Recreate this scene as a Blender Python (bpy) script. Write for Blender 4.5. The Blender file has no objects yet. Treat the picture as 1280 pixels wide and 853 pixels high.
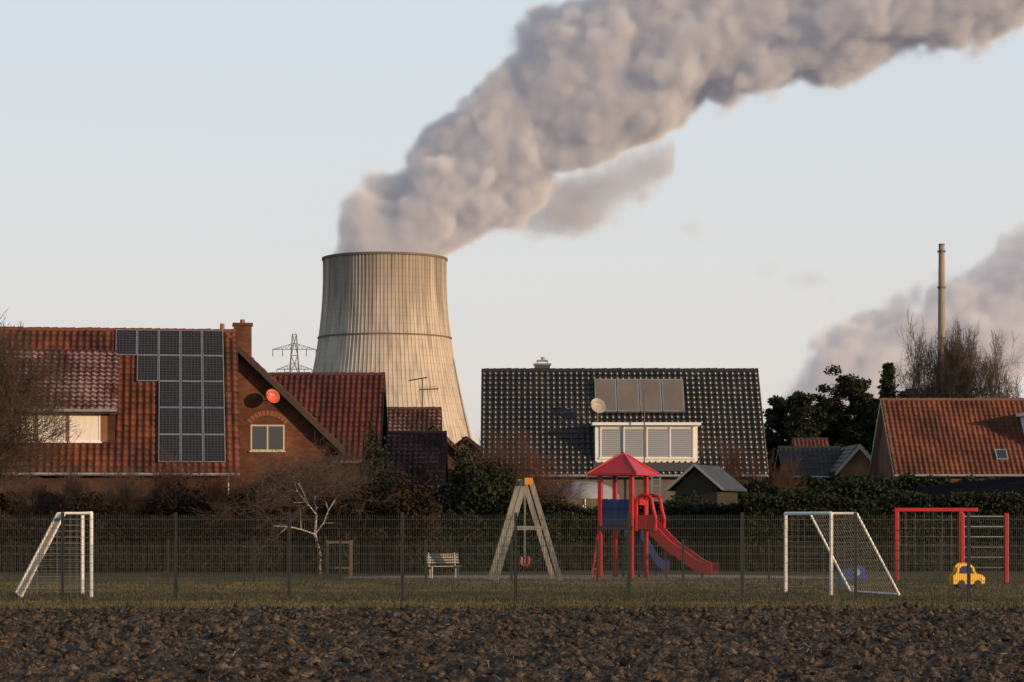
import bpy, math, random
import numpy as np
from mathutils import Vector, Matrix, noise
random.seed(4); R=np.random.RandomState(7)
F=3000.0; H=1.9; HY=648.0
def PX(px,d): return (px-640.0)/F*d
def PZ(py,d): return H+(HY-py)/F*d
sc=bpy.context.scene
COL=sc.collection
# ------------------------------------------------------------ materials
def lin(c): return (c[0],c[1],c[2],1.0)
MATS={}
def mat(name,c1,c2=None,scale=4.0,rough=0.7,bump=0.0,bscale=None,metal=0.0,spec=0.5,stretch=None,detail=5):
    if name in MATS: return MATS[name]
    m=bpy.data.materials.new(name); m.use_nodes=True; nt=m.node_tree; N=nt.nodes; L=nt.links
    b=N['Principled BSDF']; b.inputs['Roughness'].default_value=rough; b.inputs['Metallic'].default_value=metal
    b.inputs['Specular IOR Level'].default_value=spec
    b.inputs['Base Color'].default_value=lin(c1)
    if c2 is not None or bump>0:
        tc=N.new('ShaderNodeTexCoord'); mp=N.new('ShaderNodeMapping'); L.new(tc.outputs['Object'],mp.inputs[0])
        if stretch: mp.inputs['Scale'].default_value=stretch
    if c2 is not None:
        n=N.new('ShaderNodeTexNoise'); n.inputs['Scale'].default_value=scale; n.inputs['Detail'].default_value=detail
        n.inputs['Roughness'].default_value=0.65
        L.new(mp.outputs[0],n.inputs['Vector'])
        r=N.new('ShaderNodeValToRGB'); r.color_ramp.elements[0].position=0.35; r.color_ramp.elements[1].position=0.65
        r.color_ramp.elements[0].color=lin(c1); r.color_ramp.elements[1].color=lin(c2)
        L.new(n.outputs['Fac'],r.inputs[0]); L.new(r.outputs[0],b.inputs['Base Color'])
    if bump>0:
        n2=N.new('ShaderNodeTexNoise'); n2.inputs['Scale'].default_value=bscale or scale*4; n2.inputs['Detail'].default_value=6
        L.new(mp.outputs[0],n2.inputs['Vector'])
        bp=N.new('ShaderNodeBump'); bp.inputs['Strength'].default_value=bump; bp.inputs['Distance'].default_value=0.05
        L.new(n2.outputs['Fac'],bp.inputs['Height']); L.new(bp.outputs[0],b.inputs['Normal'])
    MATS[name]=m; return m
def brick_mat(name,c1,c2,mortar):
    m=bpy.data.materials.new(name); m.use_nodes=True; nt=m.node_tree; N=nt.nodes; L=nt.links
    b=N['Principled BSDF']; b.inputs['Roughness'].default_value=0.85; b.inputs['Specular IOR Level'].default_value=0.25
    tc=N.new('ShaderNodeTexCoord'); sep=N.new('ShaderNodeSeparateXYZ'); L.new(tc.outputs['Object'],sep.inputs[0])
    ad=N.new('ShaderNodeMath'); ad.operation='ADD'; L.new(sep.outputs[0],ad.inputs[0]); L.new(sep.outputs[1],ad.inputs[1])
    cb=N.new('ShaderNodeCombineXYZ'); L.new(ad.outputs[0],cb.inputs[0]); L.new(sep.outputs[2],cb.inputs[1])
    br=N.new('ShaderNodeTexBrick'); L.new(cb.outputs[0],br.inputs['Vector']); br.inputs['Scale'].default_value=1.0
    br.inputs['Brick Width'].default_value=0.25; br.inputs['Row Height'].default_value=0.083; br.inputs['Mortar Size'].default_value=0.009
    br.inputs['Color1'].default_value=lin(c1); br.inputs['Color2'].default_value=lin(c2); br.inputs['Mortar'].default_value=lin(mortar)
    no=N.new('ShaderNodeTexNoise'); no.inputs['Scale'].default_value=0.9; no.inputs['Detail'].default_value=6; L.new(tc.outputs['Object'],no.inputs['Vector'])
    mr=N.new('ShaderNodeMapRange'); mr.inputs[1].default_value=0.35; mr.inputs[2].default_value=0.65; mr.inputs[3].default_value=0.6; mr.inputs[4].default_value=1.1; L.new(no.outputs['Fac'],mr.inputs[0])
    vm=N.new('ShaderNodeVectorMath'); vm.operation='SCALE'; L.new(br.outputs[0],vm.inputs[0]); L.new(mr.outputs[0],vm.inputs['Scale'])
    L.new(vm.outputs[0],b.inputs['Base Color'])
    bp=N.new('ShaderNodeBump'); bp.inputs['Strength'].default_value=0.4; bp.inputs['Distance'].default_value=0.01; bp.invert=True
    L.new(br.outputs['Fac'],bp.inputs['Height']); L.new(bp.outputs[0],b.inputs['Normal'])
    return m
def tile_mat(name,c1,c2,frost,frostcol=(0.5,0.5,0.55),rough=0.6,spec=0.25):
    m=bpy.data.materials.new(name); m.use_nodes=True; nt=m.node_tree; N=nt.nodes; L=nt.links
    b=N['Principled BSDF']; b.inputs['Roughness'].default_value=rough; b.inputs['Specular IOR Level'].default_value=spec
    uv=N.new('ShaderNodeUVMap'); uv.uv_map='UVMap'
    fl=N.new('ShaderNodeVectorMath'); fl.operation='FLOOR'; L.new(uv.outputs[0],fl.inputs[0])
    wn=N.new('ShaderNodeTexWhiteNoise'); wn.noise_dimensions='2D'; L.new(fl.outputs[0],wn.inputs['Vector'])
    mx=N.new('ShaderNodeMix'); mx.data_type='RGBA'; mx.inputs[6].default_value=lin(c1); mx.inputs[7].default_value=lin(c2)
    L.new(wn.outputs['Value'],mx.inputs[0])
    no=N.new('ShaderNodeTexNoise'); no.inputs['Scale'].default_value=0.13; no.inputs['Detail'].default_value=5; L.new(uv.outputs[0],no.inputs['Vector'])
    no2=N.new('ShaderNodeTexNoise'); no2.inputs['Scale'].default_value=2.5; no2.inputs['Detail'].default_value=3; L.new(uv.outputs[0],no2.inputs['Vector'])
    fr=N.new('ShaderNodeVectorMath'); fr.operation='FRACTION'; L.new(uv.outputs[0],fr.inputs[0])
    sp=N.new('ShaderNodeSeparateXYZ'); L.new(fr.outputs[0],sp.inputs[0])
    mo=N.new('ShaderNodeMapRange'); L.new(no.outputs['Fac'],mo.inputs[0]); mo.inputs[1].default_value=0.35; mo.inputs[2].default_value=0.65; mo.inputs[3].default_value=0.42; mo.inputs[4].default_value=1.15
    gs=N.new('ShaderNodeVectorMath'); gs.operation='SCALE'; L.new(mx.outputs[2],gs.inputs[0]); L.new(mo.outputs[0],gs.inputs['Scale'])
    a=N.new('ShaderNodeMath'); a.operation='ADD'; L.new(no.outputs['Fac'],a.inputs[0]); L.new(no2.outputs['Fac'],a.inputs[1])
    s=N.new('ShaderNodeMath'); s.operation='MULTIPLY_ADD'; L.new(sp.outputs[1],s.inputs[0]); s.inputs[1].default_value=-0.45; L.new(a.outputs[0],s.inputs[2])
    mr=N.new('ShaderNodeMapRange'); mr.inputs[1].default_value=1.25-frost; mr.inputs[2].default_value=1.4-frost; L.new(s.outputs[0],mr.inputs[0])
    mr.inputs[4].default_value=min(1.0,0.25+frost)
    m2=N.new('ShaderNodeMix'); m2.data_type='RGBA'; L.new(mr.outputs[0],m2.inputs[0]); L.new(gs.outputs[0],m2.inputs[6]); m2.inputs[7].default_value=lin(frostcol)
    L.new(m2.outputs[2],b.inputs['Base Color'])
    return m
# ------------------------------------------------------------ mesh helpers
def np_mesh(name,v,f,m,parent=None,smooth=False,uv=None):
    v=np.asarray(v,dtype=np.float32).reshape(-1,3); f=np.asarray(f,dtype=np.int32)
    k=f.shape[1]; me=bpy.data.meshes.new(name)
    me.vertices.add(len(v)); me.vertices.foreach_set('co',v.ravel())
    me.loops.add(f.size); me.loops.foreach_set('vertex_index',f.ravel())
    me.polygons.add(len(f)); me.polygons.foreach_set('loop_start',np.arange(0,f.size,k,dtype=np.int32))
    me.polygons.foreach_set('loop_total',np.full(len(f),k,dtype=np.int32))
    me.update(calc_edges=True)
    if uv is not None:
        l=me.uv_layers.new(name='UVMap'); l.data.foreach_set('uv',np.asarray(uv,dtype=np.float32)[f.ravel()].ravel())
    if smooth: me.polygons.foreach_set('use_smooth',np.ones(len(f),dtype=bool))
    me.materials.append(m); me.validate()
    o=bpy.data.objects.new(name,me); COL.objects.link(o)
    if parent: o.parent=parent
    return o
def group(name,loc,rot=0.0):
    e=bpy.data.objects.new(name,None); e.empty_display_size=0.3; COL.objects.link(e)
    e.location=loc; e.rotation_euler=(0,0,rot); return e
class MB:
    def __init__(s): s.v=[]; s.f=[]
    def add(s,vs,fs):
        b=len(s.v); s.v+= [tuple(p) for p in vs]; s.f+=[tuple(i+b for i in q) for q in fs]
    def box(s,x0,x1,y0,y1,z0,z1):
        s.add([(x0,y0,z0),(x1,y0,z0),(x1,y1,z0),(x0,y1,z0),(x0,y0,z1),(x1,y0,z1),(x1,y1,z1),(x0,y1,z1)],
              [(0,3,2,1),(4,5,6,7),(0,1,5,4),(1,2,6,5),(2,3,7,6),(3,0,4,7)])
    def hexa(s,p):
        s.add(p,[(0,3,2,1),(4,5,6,7),(0,1,5,4),(1,2,6,5),(2,3,7,6),(3,0,4,7)])
    def tube(s,p,q,r0,r1=None,n=8,cap=True):
        if r1 is None: r1=r0
        p=Vector(p); q=Vector(q); d=q-p
        if d.length<1e-6: return
        d.normalize(); a=d.orthogonal().normalized(); b=d.cross(a)
        vs=[]
        for c,r in ((p,r0),(q,r1)):
            for i in range(n):
                t=2*math.pi*i/n; vs.append(c+a*(math.cos(t)*r)+b*(math.sin(t)*r))
        fs=[(i,(i+1)%n,n+(i+1)%n,n+i) for i in range(n)]
        if cap: fs+= [tuple(range(n-1,-1,-1)),tuple(range(n,2*n))]
        s.add(vs,fs)
    def path(s,pts,r,n=8):
        for a,b in zip(pts[:-1],pts[1:]): s.tube(a,b,r,r,n)
    def beam(s,p,q,w,h,up=(0,0,1)):
        p=Vector(p);q=Vector(q);d=(q-p).normalized(); u=Vector(up)
        if abs(d.dot(u))>0.99: u=Vector((0,1,0))
        a=d.cross(u).normalized()*(w/2); b=a.cross(d).normalized()*(h/2)
        s.hexa([p-a-b,p+a-b,q+a-b,q-a-b,p-a+b,p+a+b,q+a+b,q-a+b])
    def extr(s,pts,axis,a,b):
        n=len(pts)
        mk=(lambda u,w,t:(u,t,w)) if axis=='y' else (lambda u,w,t:(t,u,w))
        vs=[mk(u,w,a) for u,w in pts]+[mk(u,w,b) for u,w in pts]
        s.add(vs,[tuple(range(n)),tuple(range(2*n-1,n-1,-1))]+[(i,n+i,n+(i+1)%n,(i+1)%n) for i in range(n)])
    def disc(s,c,r,thick,axis='y',n=20):
        c=Vector(c); d={'y':Vector((0,thick/2,0)),'x':Vector((thick/2,0,0)),'z':Vector((0,0,thick/2))}[axis]
        s.tube(c-d,c+d,r,r,n)
    def obj(s,name,m,parent=None,smooth=False,bevel=0):
        me=bpy.data.meshes.new(name); me.from_pydata(s.v,[],s.f); me.update()
        if smooth: me.polygons.foreach_set('use_smooth',[True]*len(me.polygons))
        me.materials.append(m); o=bpy.data.objects.new(name,me); COL.objects.link(o)
        if parent: o.parent=parent
        if bevel:
            bv=o.modifiers.new('bevel','BEVEL'); bv.width=bevel; bv.segments=2
        return o
def leaves(name,c,size,m,parent=None,elong=1.6):
    c=np.asarray(c,dtype=np.float32); n=len(c)
    a=R.normal(size=(n,3)); a/=np.linalg.norm(a,axis=1)[:,None]
    t=R.normal(size=(n,3)); b=np.cross(a,t); b/=np.linalg.norm(b,axis=1)[:,None]
    s=(size*(0.6+0.8*R.rand(n)))[:,None]
    v=np.stack([c-a*s*elong/2,c+b*s/2,c+a*s*elong/2,c-b*s/2],axis=1).reshape(-1,3)
    f=np.arange(4*n).reshape(-1,4)
    return np_mesh(name,v,f,m,parent)
# ------------------------------------------------------------ palette
M_red=mat('red_painted_metal',(0.34,0.008,0.008),(0.42,0.014,0.012),3,0.38)
M_blue=mat('blue_plastic',(0.006,0.016,0.09),(0.009,0.025,0.13),3,0.4)
M_yellow=mat('yellow_plastic',(0.75,0.42,0.02),(0.8,0.48,0.03),3,0.45)
M_black=mat('black_rubber',(0.02,0.02,0.02),None,rough=0.7)
M_white=mat('white_paint',(0.62,0.61,0.58),(0.76,0.75,0.72),6,0.5)
M_pvc=mat('white_window_frame',(0.7,0.7,0.69),None,rough=0.4)
M_steel=mat('galvanised_steel',(0.30,0.31,0.32),(0.40,0.41,0.42),5,0.45,metal=0.6)
M_fence=mat('dark_fence_metal',(0.012,0.016,0.014),None,rough=0.5)
M_wire=mat('green_coated_wire',(0.034,0.038,0.03),None,rough=0.5)
M_wood=mat('weathered_wood',(0.12,0.115,0.10),(0.23,0.22,0.195),6,0.8,0.3,30,stretch=(1,1,0.2))
M_wooddark=mat('dark_timber',(0.02,0.014,0.01),(0.04,0.026,0.018),5,0.75)
M_glass=mat('window_glass',(0.02,0.024,0.028),None,rough=0.08,spec=0.9)
M_curtain=mat('curtain_behind_glass',(0.60,0.58,0.52),(0.72,0.70,0.65),5,0.35,stretch=(4,1,0.3))
M_brick=brick_mat('red_brick',(0.075,0.028,0.016),(0.05,0.019,0.011),(0.07,0.06,0.05))
M_brick2=brick_mat('orange_brick',(0.16,0.056,0.024),(0.10,0.036,0.016),(0.10,0.075,0.055))
M_tile_or=tile_mat('orange_roof_tile',(0.125,0.036,0.015),(0.055,0.018,0.009),0.03,(0.2,0.14,0.12))
M_tile_or2=tile_mat('terracotta_roof_tile',(0.155,0.05,0.022),(0.10,0.033,0.016),0.04,(0.3,0.24,0.22))
M_tile_fr=tile_mat('frosted_roof_tile',(0.085,0.028,0.02),(0.055,0.018,0.014),0.36,(0.28,0.24,0.25))
M_tile_dk=tile_mat('dark_roof_tile',(0.014,0.012,0.0105),(0.007,0.0065,0.006),0.17,(0.26,0.245,0.23),rough=0.36,spec=0.5)
M_tile_rd=tile_mat('dark_red_roof_tile',(0.085,0.02,0.012),(0.045,0.011,0.007),0.0)
M_bark=mat('tree_bark',(0.03,0.023,0.017),(0.06,0.045,0.033),8,0.9)
M_twig=mat('brown_twigs',(0.05,0.032,0.02),(0.085,0.054,0.033),2,0.9)
M_twigr=mat('reddish_twigs',(0.07,0.03,0.018),(0.11,0.046,0.024),2,0.9)
M_oak=mat('oak_twigs',(0.09,0.065,0.045),(0.14,0.10,0.068),1,0.9)
M_birch=mat('birch_bark',(0.42,0.39,0.35),(0.12,0.1,0.09),6,0.8)
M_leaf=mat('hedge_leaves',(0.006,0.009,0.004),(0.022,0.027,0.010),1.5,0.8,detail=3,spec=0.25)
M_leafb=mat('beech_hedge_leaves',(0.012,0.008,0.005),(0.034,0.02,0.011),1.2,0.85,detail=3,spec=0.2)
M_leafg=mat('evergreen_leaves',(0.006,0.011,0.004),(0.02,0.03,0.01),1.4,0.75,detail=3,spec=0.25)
M_pine=mat('pine_needles',(0.008,0.012,0.007),(0.028,0.034,0.014),0.5,0.85,detail=3,spec=0.2)
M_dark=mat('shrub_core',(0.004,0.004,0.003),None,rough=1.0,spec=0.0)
# ------------------------------------------------------------ ground
def ground():
    m=bpy.data.materials.new('meadow_ground'); m.use_nodes=True; N=m.node_tree.nodes; L=m.node_tree.links; b=N['Principled BSDF']
    b.inputs['Roughness'].default_value=0.95; b.inputs['Specular IOR Level'].default_value=0.1
    tc=N.new('ShaderNodeTexCoord'); n=N.new('ShaderNodeTexNoise'); n.inputs['Scale'].default_value=0.35; n.inputs['Detail'].default_value=12; n.inputs['Roughness'].default_value=0.75
    L.new(tc.outputs['Object'],n.inputs['Vector'])
    r=N.new('ShaderNodeValToRGB'); e=r.color_ramp.elements; e[0].position=0.35; e[0].color=(0.04,0.042,0.018,1); e[1].position=0.7; e[1].color=(0.11,0.098,0.05,1)
    L.new(n.outputs['Fac'],r.inputs[0]); L.new(r.outputs[0],b.inputs['Base Color'])
    n2=N.new('ShaderNodeTexNoise'); n2.inputs['Scale'].default_value=14; n2.inputs['Detail'].default_value=5; L.new(tc.outputs['Object'],n2.inputs['Vector'])
    bp=N.new('ShaderNodeBump'); bp.inputs['Strength'].default_value=0.9; bp.inputs['Distance'].default_value=0.06
    L.new(n2.outputs['Fac'],bp.inputs['Height']); L.new(bp.outputs[0],b.inputs['Normal'])
    np_mesh('ground',[(-6000,49.6,0),(6000,49.6,0),(6000,9000,0),(-6000,9000,0)],[(0,1,2,3)],m)
    s=bpy.data.materials.new('ploughed_soil'); s.use_nodes=True; N=s.node_tree.nodes; L=s.node_tree.links; b=N['Principled BSDF']
    b.inputs['Roughness'].default_value=0.8; b.inputs['Specular IOR Level'].default_value=0.15
    tc=N.new('ShaderNodeTexCoord'); n=N.new('ShaderNodeTexNoise'); n.inputs['Scale'].default_value=3.2; n.inputs['Detail'].default_value=10; n.inputs['Roughness'].default_value=0.8
    L.new(tc.outputs['Object'],n.inputs['Vector'])
    r=N.new('ShaderNodeValToRGB'); e=r.color_ramp.elements; e[0].position=0.42; e[0].color=(0.014,0.010,0.0075,1); e[1].position=0.64; e[1].color=(0.15,0.108,0.072,1)
    L.new(n.outputs['Fac'],r.inputs[0]); L.new(r.outputs[0],b.inputs['Base Color'])
    n2=N.new('ShaderNodeTexNoise'); n2.inputs['Scale'].default_value=16; n2.inputs['Detail'].default_value=7; L.new(tc.outputs['Object'],n2.inputs['Vector'])
    bp=N.new('ShaderNodeBump'); bp.inputs['Strength'].default_value=1.0; bp.inputs['Distance'].default_value=0.07
    L.new(n2.outputs['Fac'],bp.inputs['Height']); L.new(bp.outputs[0],b.inputs['Normal'])
    xs=np.arange(-17,17.01,0.06); ys=np.arange(22,49.9,0.075)
    X,Y=np.meshgrid(xs,ys); X=X.ravel(); Y=Y.ravel(); Z=np.empty_like(X)
    nz=noise.noise
    for i in range(len(X)):
        x=X[i]; y=Y[i]
        a=nz((x*1.1,y*1.1,0)); bb=nz((x*3.0,y*3.0,5)); c=nz((x*6.5,y*6.5,9))
        Z[i]=0.07*a+0.085*abs(bb)+0.14*max(0,c+0.02)
    Z+= 0.045*np.sin(Y*2*np.pi/1.5+0.6*np.sin(X*0.3))
    edge=np.clip((49.9-Y)/1.0,0,1); Z=(Z-0.03)*edge-0.01*(1-edge)
    nx=len(xs); ny=len(ys); idx=np.arange(nx*ny).reshape(ny,nx)
    f=np.stack([idx[:-1,:-1],idx[:-1,1:],idx[1:,1:],idx[1:,:-1]],axis=-1).reshape(-1,4)
    fo=group('ploughed_field',(0,0,0))
    np_mesh('soil_near',np.stack([X,Y,Z],1),f,s,fo,smooth=True)
    np_mesh('soil_around',[(-500,-400,-0.14),(500,-400,-0.14),(500,49.6,-0.14),(-500,49.6,-0.14)],[(0,1,2,3)],s,fo)
    ZI=lambda cx,cy: np.clip(((cy-22)/0.075).astype(int),0,ny-1)*nx+np.clip(((cx+17)/0.06).astype(int),0,nx-1)
    n=11000; cx=R.uniform(-13,13,n); cy=R.uniform(24,49.8,n)
    keep=np.array([noise.noise((a*0.5,b*0.5,3)) for a,b in zip(cx,cy)])>-0.05; cx=cx[keep]; cy=cy[keep]; n=len(cx)
    d=R.normal(size=(n,3)); d[:,2]=np.abs(d[:,2])*0.6; d/=np.linalg.norm(d,axis=1)[:,None]
    l=(0.02+0.09*R.rand(n)**2)[:,None]; w=np.cross(d,R.normal(size=(n,3))); w/=np.linalg.norm(w,axis=1)[:,None]; w*=0.006
    c=np.stack([cx,cy,Z[ZI(cx,cy)]+0.014],1)
    v=np.stack([c-w,c+w,c+d*l+w,c+d*l-w],1).reshape(-1,3)
    np_mesh('straw_stubble',v,np.arange(4*n).reshape(-1,4),mat('straw',(0.08,0.055,0.033),(0.22,0.165,0.1),3,0.85),fo)
    n=16000; cx=R.uniform(-14,14,n); cy=R.uniform(24,49.6,n)
    base=np.array([(1,0,0),(-1,0,0),(0,1,0),(0,-1,0),(0,0,1),(0,0,-1)],float)
    tri=np.array([(0,2,4),(2,1,4),(1,3,4),(3,0,4),(2,0,5),(1,2,5),(3,1,5),(0,3,5)])
    r=0.015+0.095*R.rand(n)**2.3
    v=base[None]*(0.5+0.9*R.rand(n,6,1))*r[:,None,None]; ang=R.rand(n)*6.28
    ca,sa=np.cos(ang)[:,None],np.sin(ang)[:,None]; vx=v[...,0]*ca-v[...,1]*sa; vy=v[...,0]*sa+v[...,1]*ca
    v=np.stack([vx+cx[:,None],vy+cy[:,None],v[...,2]*0.8+(Z[ZI(cx,cy)]+0.015)[:,None]],-1).reshape(-1,3)
    np_mesh('soil_clods',v,(tri[None]+6*np.arange(n)[:,None,None]).reshape(-1,3),s,fo)
    n=120000; cx=R.uniform(-17,17,n); cy=49.3+R.rand(n)**1.3*26
    hgt=np.where(cy<51.0,R.uniform(0.05,0.16,n),R.uniform(0.03,0.08,n))
    nearf=np.abs(cy-54.8)<0.25; hgt=np.where(nearf,hgt*2.0,hgt)
    a=R.rand(n)*6.28; w=0.011; lean=R.normal(size=(n,2))*0.35
    v=np.stack([np.stack([cx-np.cos(a)*w,cy-np.sin(a)*w,np.zeros(n)],1),np.stack([cx+np.cos(a)*w,cy+np.sin(a)*w,np.zeros(n)],1),
                np.stack([cx+lean[:,0]*hgt,cy+lean[:,1]*hgt,hgt],1)],1).reshape(-1,3)
    np_mesh('grass',v,np.arange(3*n).reshape(-1,3),mat('grass_blades',(0.04,0.044,0.018),(0.13,0.11,0.058),0.6,0.85,spec=0.2))
ground()
def sand():
    pts=[]
    for i in range(48):
        t=2*math.pi*i/48; k=1+0.08*math.sin(3*t)+0.05*math.sin(7*t+1)
        pts.append((2.6+7.6*k*math.cos(t),75.5+5.2*k*math.sin(t),0.006))
    me=bpy.data.meshes.new('sand_pit'); me.from_pydata(pts,[],[tuple(range(48))]); me.materials.append(mat('play_sand',(0.19,0.145,0.1),(0.28,0.215,0.15),2,0.95,0.6,20))
    COL.objects.link(bpy.data.objects.new('sand_pit',me))
sand()
# ------------------------------------------------------------ fences
def mesh_fence(name,x0,x1,d,step,h,rod=0.05,hr=0.2,thick=0.0034,pw=0.03):
    g=group(name,(0,d,0)); mb=MB(); x=x0
    while x<x1+0.01:
        mb.box(x-pw,x+pw,-0.02,0.03,0,h+0.04); mb.box(x-pw-0.003,x+pw+0.003,-0.023,0.033,h+0.04,h+0.055); x+=step
    mb.obj('posts',M_fence,g)
    mb=MB(); x=x0
    while x<x1:
        mb.box(x-thick,x+thick,-0.028,-0.0225,0.05,h); x+=rod
    z=0.07
    while z<h:
        mb.box(x0,x1,-0.034,-0.0285,z-thick,z+thick); z+=hr
    mb.obj('wire_mesh',M_wire,g)
s54=F/54.8
mesh_fence('mesh_fence',PX(-205,54.8),PX(1490,54.8),54.8,141.6/s54,PZ(641,54.8)-0.05,pw=0.036,thick=0.004)
mesh_fence('mesh_fence',PX(-250,68),PX(1500,68),70.5,2.52,PZ(677,70.5))
# ------------------------------------------------------------ goals
def goal(name,p1,p2,dirv,h):
    g=group(name,(p1[0],p1[1],0)); q=Vector((p2[0]-p1[0],p2[1]-p1[1],0)); o=Vector((0,0,0)); D=Vector(dirv).normalized()
    up=Vector((0,0,h)); mb=MB(); r=0.045
    mb.tube(o,o+up,r,n=12); mb.tube(q,q+up,r,n=12); mb.tube(o+up,q+up,r,n=12)
    mb.obj('goal_posts_and_crossbar',M_white,g,smooth=False)
    mb=MB(); r2=0.03
    for b in (o,q):
        mb.tube(b+up,b+up+D*0.62,r2); mb.tube(b+up+D*0.62,b+D*1.65+Vector((0,0,0.03)),r2)
    mb.tube(o+D*1.65+Vector((0,0,0.03)),q+D*1.65+Vector((0,0,0.03)),r2)
    mb.obj('net_supports',M_white,g)
    mb=MB(); t=0.0026; n=20
    for i in range(n+1):
        b=q*(i/n); mb.tube(b+up+D*0.62,b+D*1.6+Vector((0,0,0.05)),t,n=3,cap=False)
        mb.tube(b+up,b+up+D*0.62,t,n=3,cap=False)
    for j in range(14):
        k=j/14; pnt=(up+D*0.62).lerp(D*1.6,k); mb.tube(o+pnt,q+pnt,t,n=3,cap=False)
        for b in (o,q):
            z=h*(1-k); e=D*(0.62+(1.6-0.62)*k); mb.tube(b+Vector((0,0,z)),b+Vector((0,0,z))+e,t,n=3,cap=False)
    for j in range(1,10):
        k=j/10
        for b in (o,q):
            zt=h if k*1.6<0.62 else h*(1-(k*1.6-0.62)/(1.6-0.62)); mb.tube(b+D*1.6*k,b+D*1.6*k+Vector((0,0,zt)),t,n=3,cap=False)
    mb.obj('net',mat('net_cord',(0.3,0.29,0.27),None,rough=0.8),g)
goal('football_goal',(PX(114,57.2),57.2),(PX(103,60.4),60.4),(-1,-0.06,0),2.02)
goal('football_goal',(PX(1039,59.0),59.0),(PX(982,61.6),61.6),(1,-0.12,0),2.02)
# ------------------------------------------------------------ slide tower
def trough(mb,prof,w,side,t=0.05,axis='x'):
    L=[]
    for i,(s_,z) in enumerate(prof):
        a=prof[max(i-1,0)]; b=prof[min(i+1,len(prof)-1)]; dx=b[0]-a[0]; dz=b[1]-a[1]; l=math.hypot(dx,dz); nx,nz=-dz/l,dx/l
        if nz<0: nx,nz=-nx,-nz
        sec=[(-w/2,side),(-w/2+0.02,0.06),(-w/4,0),(w/4,0),(w/2-0.02,0.06),(w/2,side),(w/2+t,side),(w/2+t,-t),(-w/2-t,-t),(-w/2-t,side)]
        row=[]
        for (y,hh) in sec:
            p=(s_+nx*hh,y,z+nz*hh) if axis=='x' else (-y,s_+nx*hh,z+nz*hh)
            row.append(p)
        L.append(row)
    n=len(L[0]); vs=[p for r in L for p in r]; fs=[]
    for i in range(len(L)-1):
        for j in range(n): fs.append((i*n+j,i*n+(j+1)%n,(i+1)*n+(j+1)%n,(i+1)*n+j))
    for base in (0,(len(L)-1)*n):
        for q in ((0,1,8,9),(1,2,8),(2,3,7,8),(3,4,7),(4,5,6,7)): fs.append(tuple(base+k for k in q))
    mb.add(vs,fs)
def smooth_prof(pts,k=6):
    out=[]
    for i in range(len(pts)-1):
        p0=pts[max(i-1,0)];p1=pts[i];p2=pts[i+1];p3=pts[min(i+2,len(pts)-1)]
        for j in range(k):
            t=j/k
            out.append(tuple(0.5*((2*p1[a])+(-p0[a]+p2[a])*t+(2*p0[a]-5*p1[a]+4*p2[a]-p3[a])*t*t+(-p0[a]+3*p1[a]-3*p2[a]+p3[a])*t**3) for a in range(len(p1))))
    out.append(pts[-1]); return out
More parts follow.
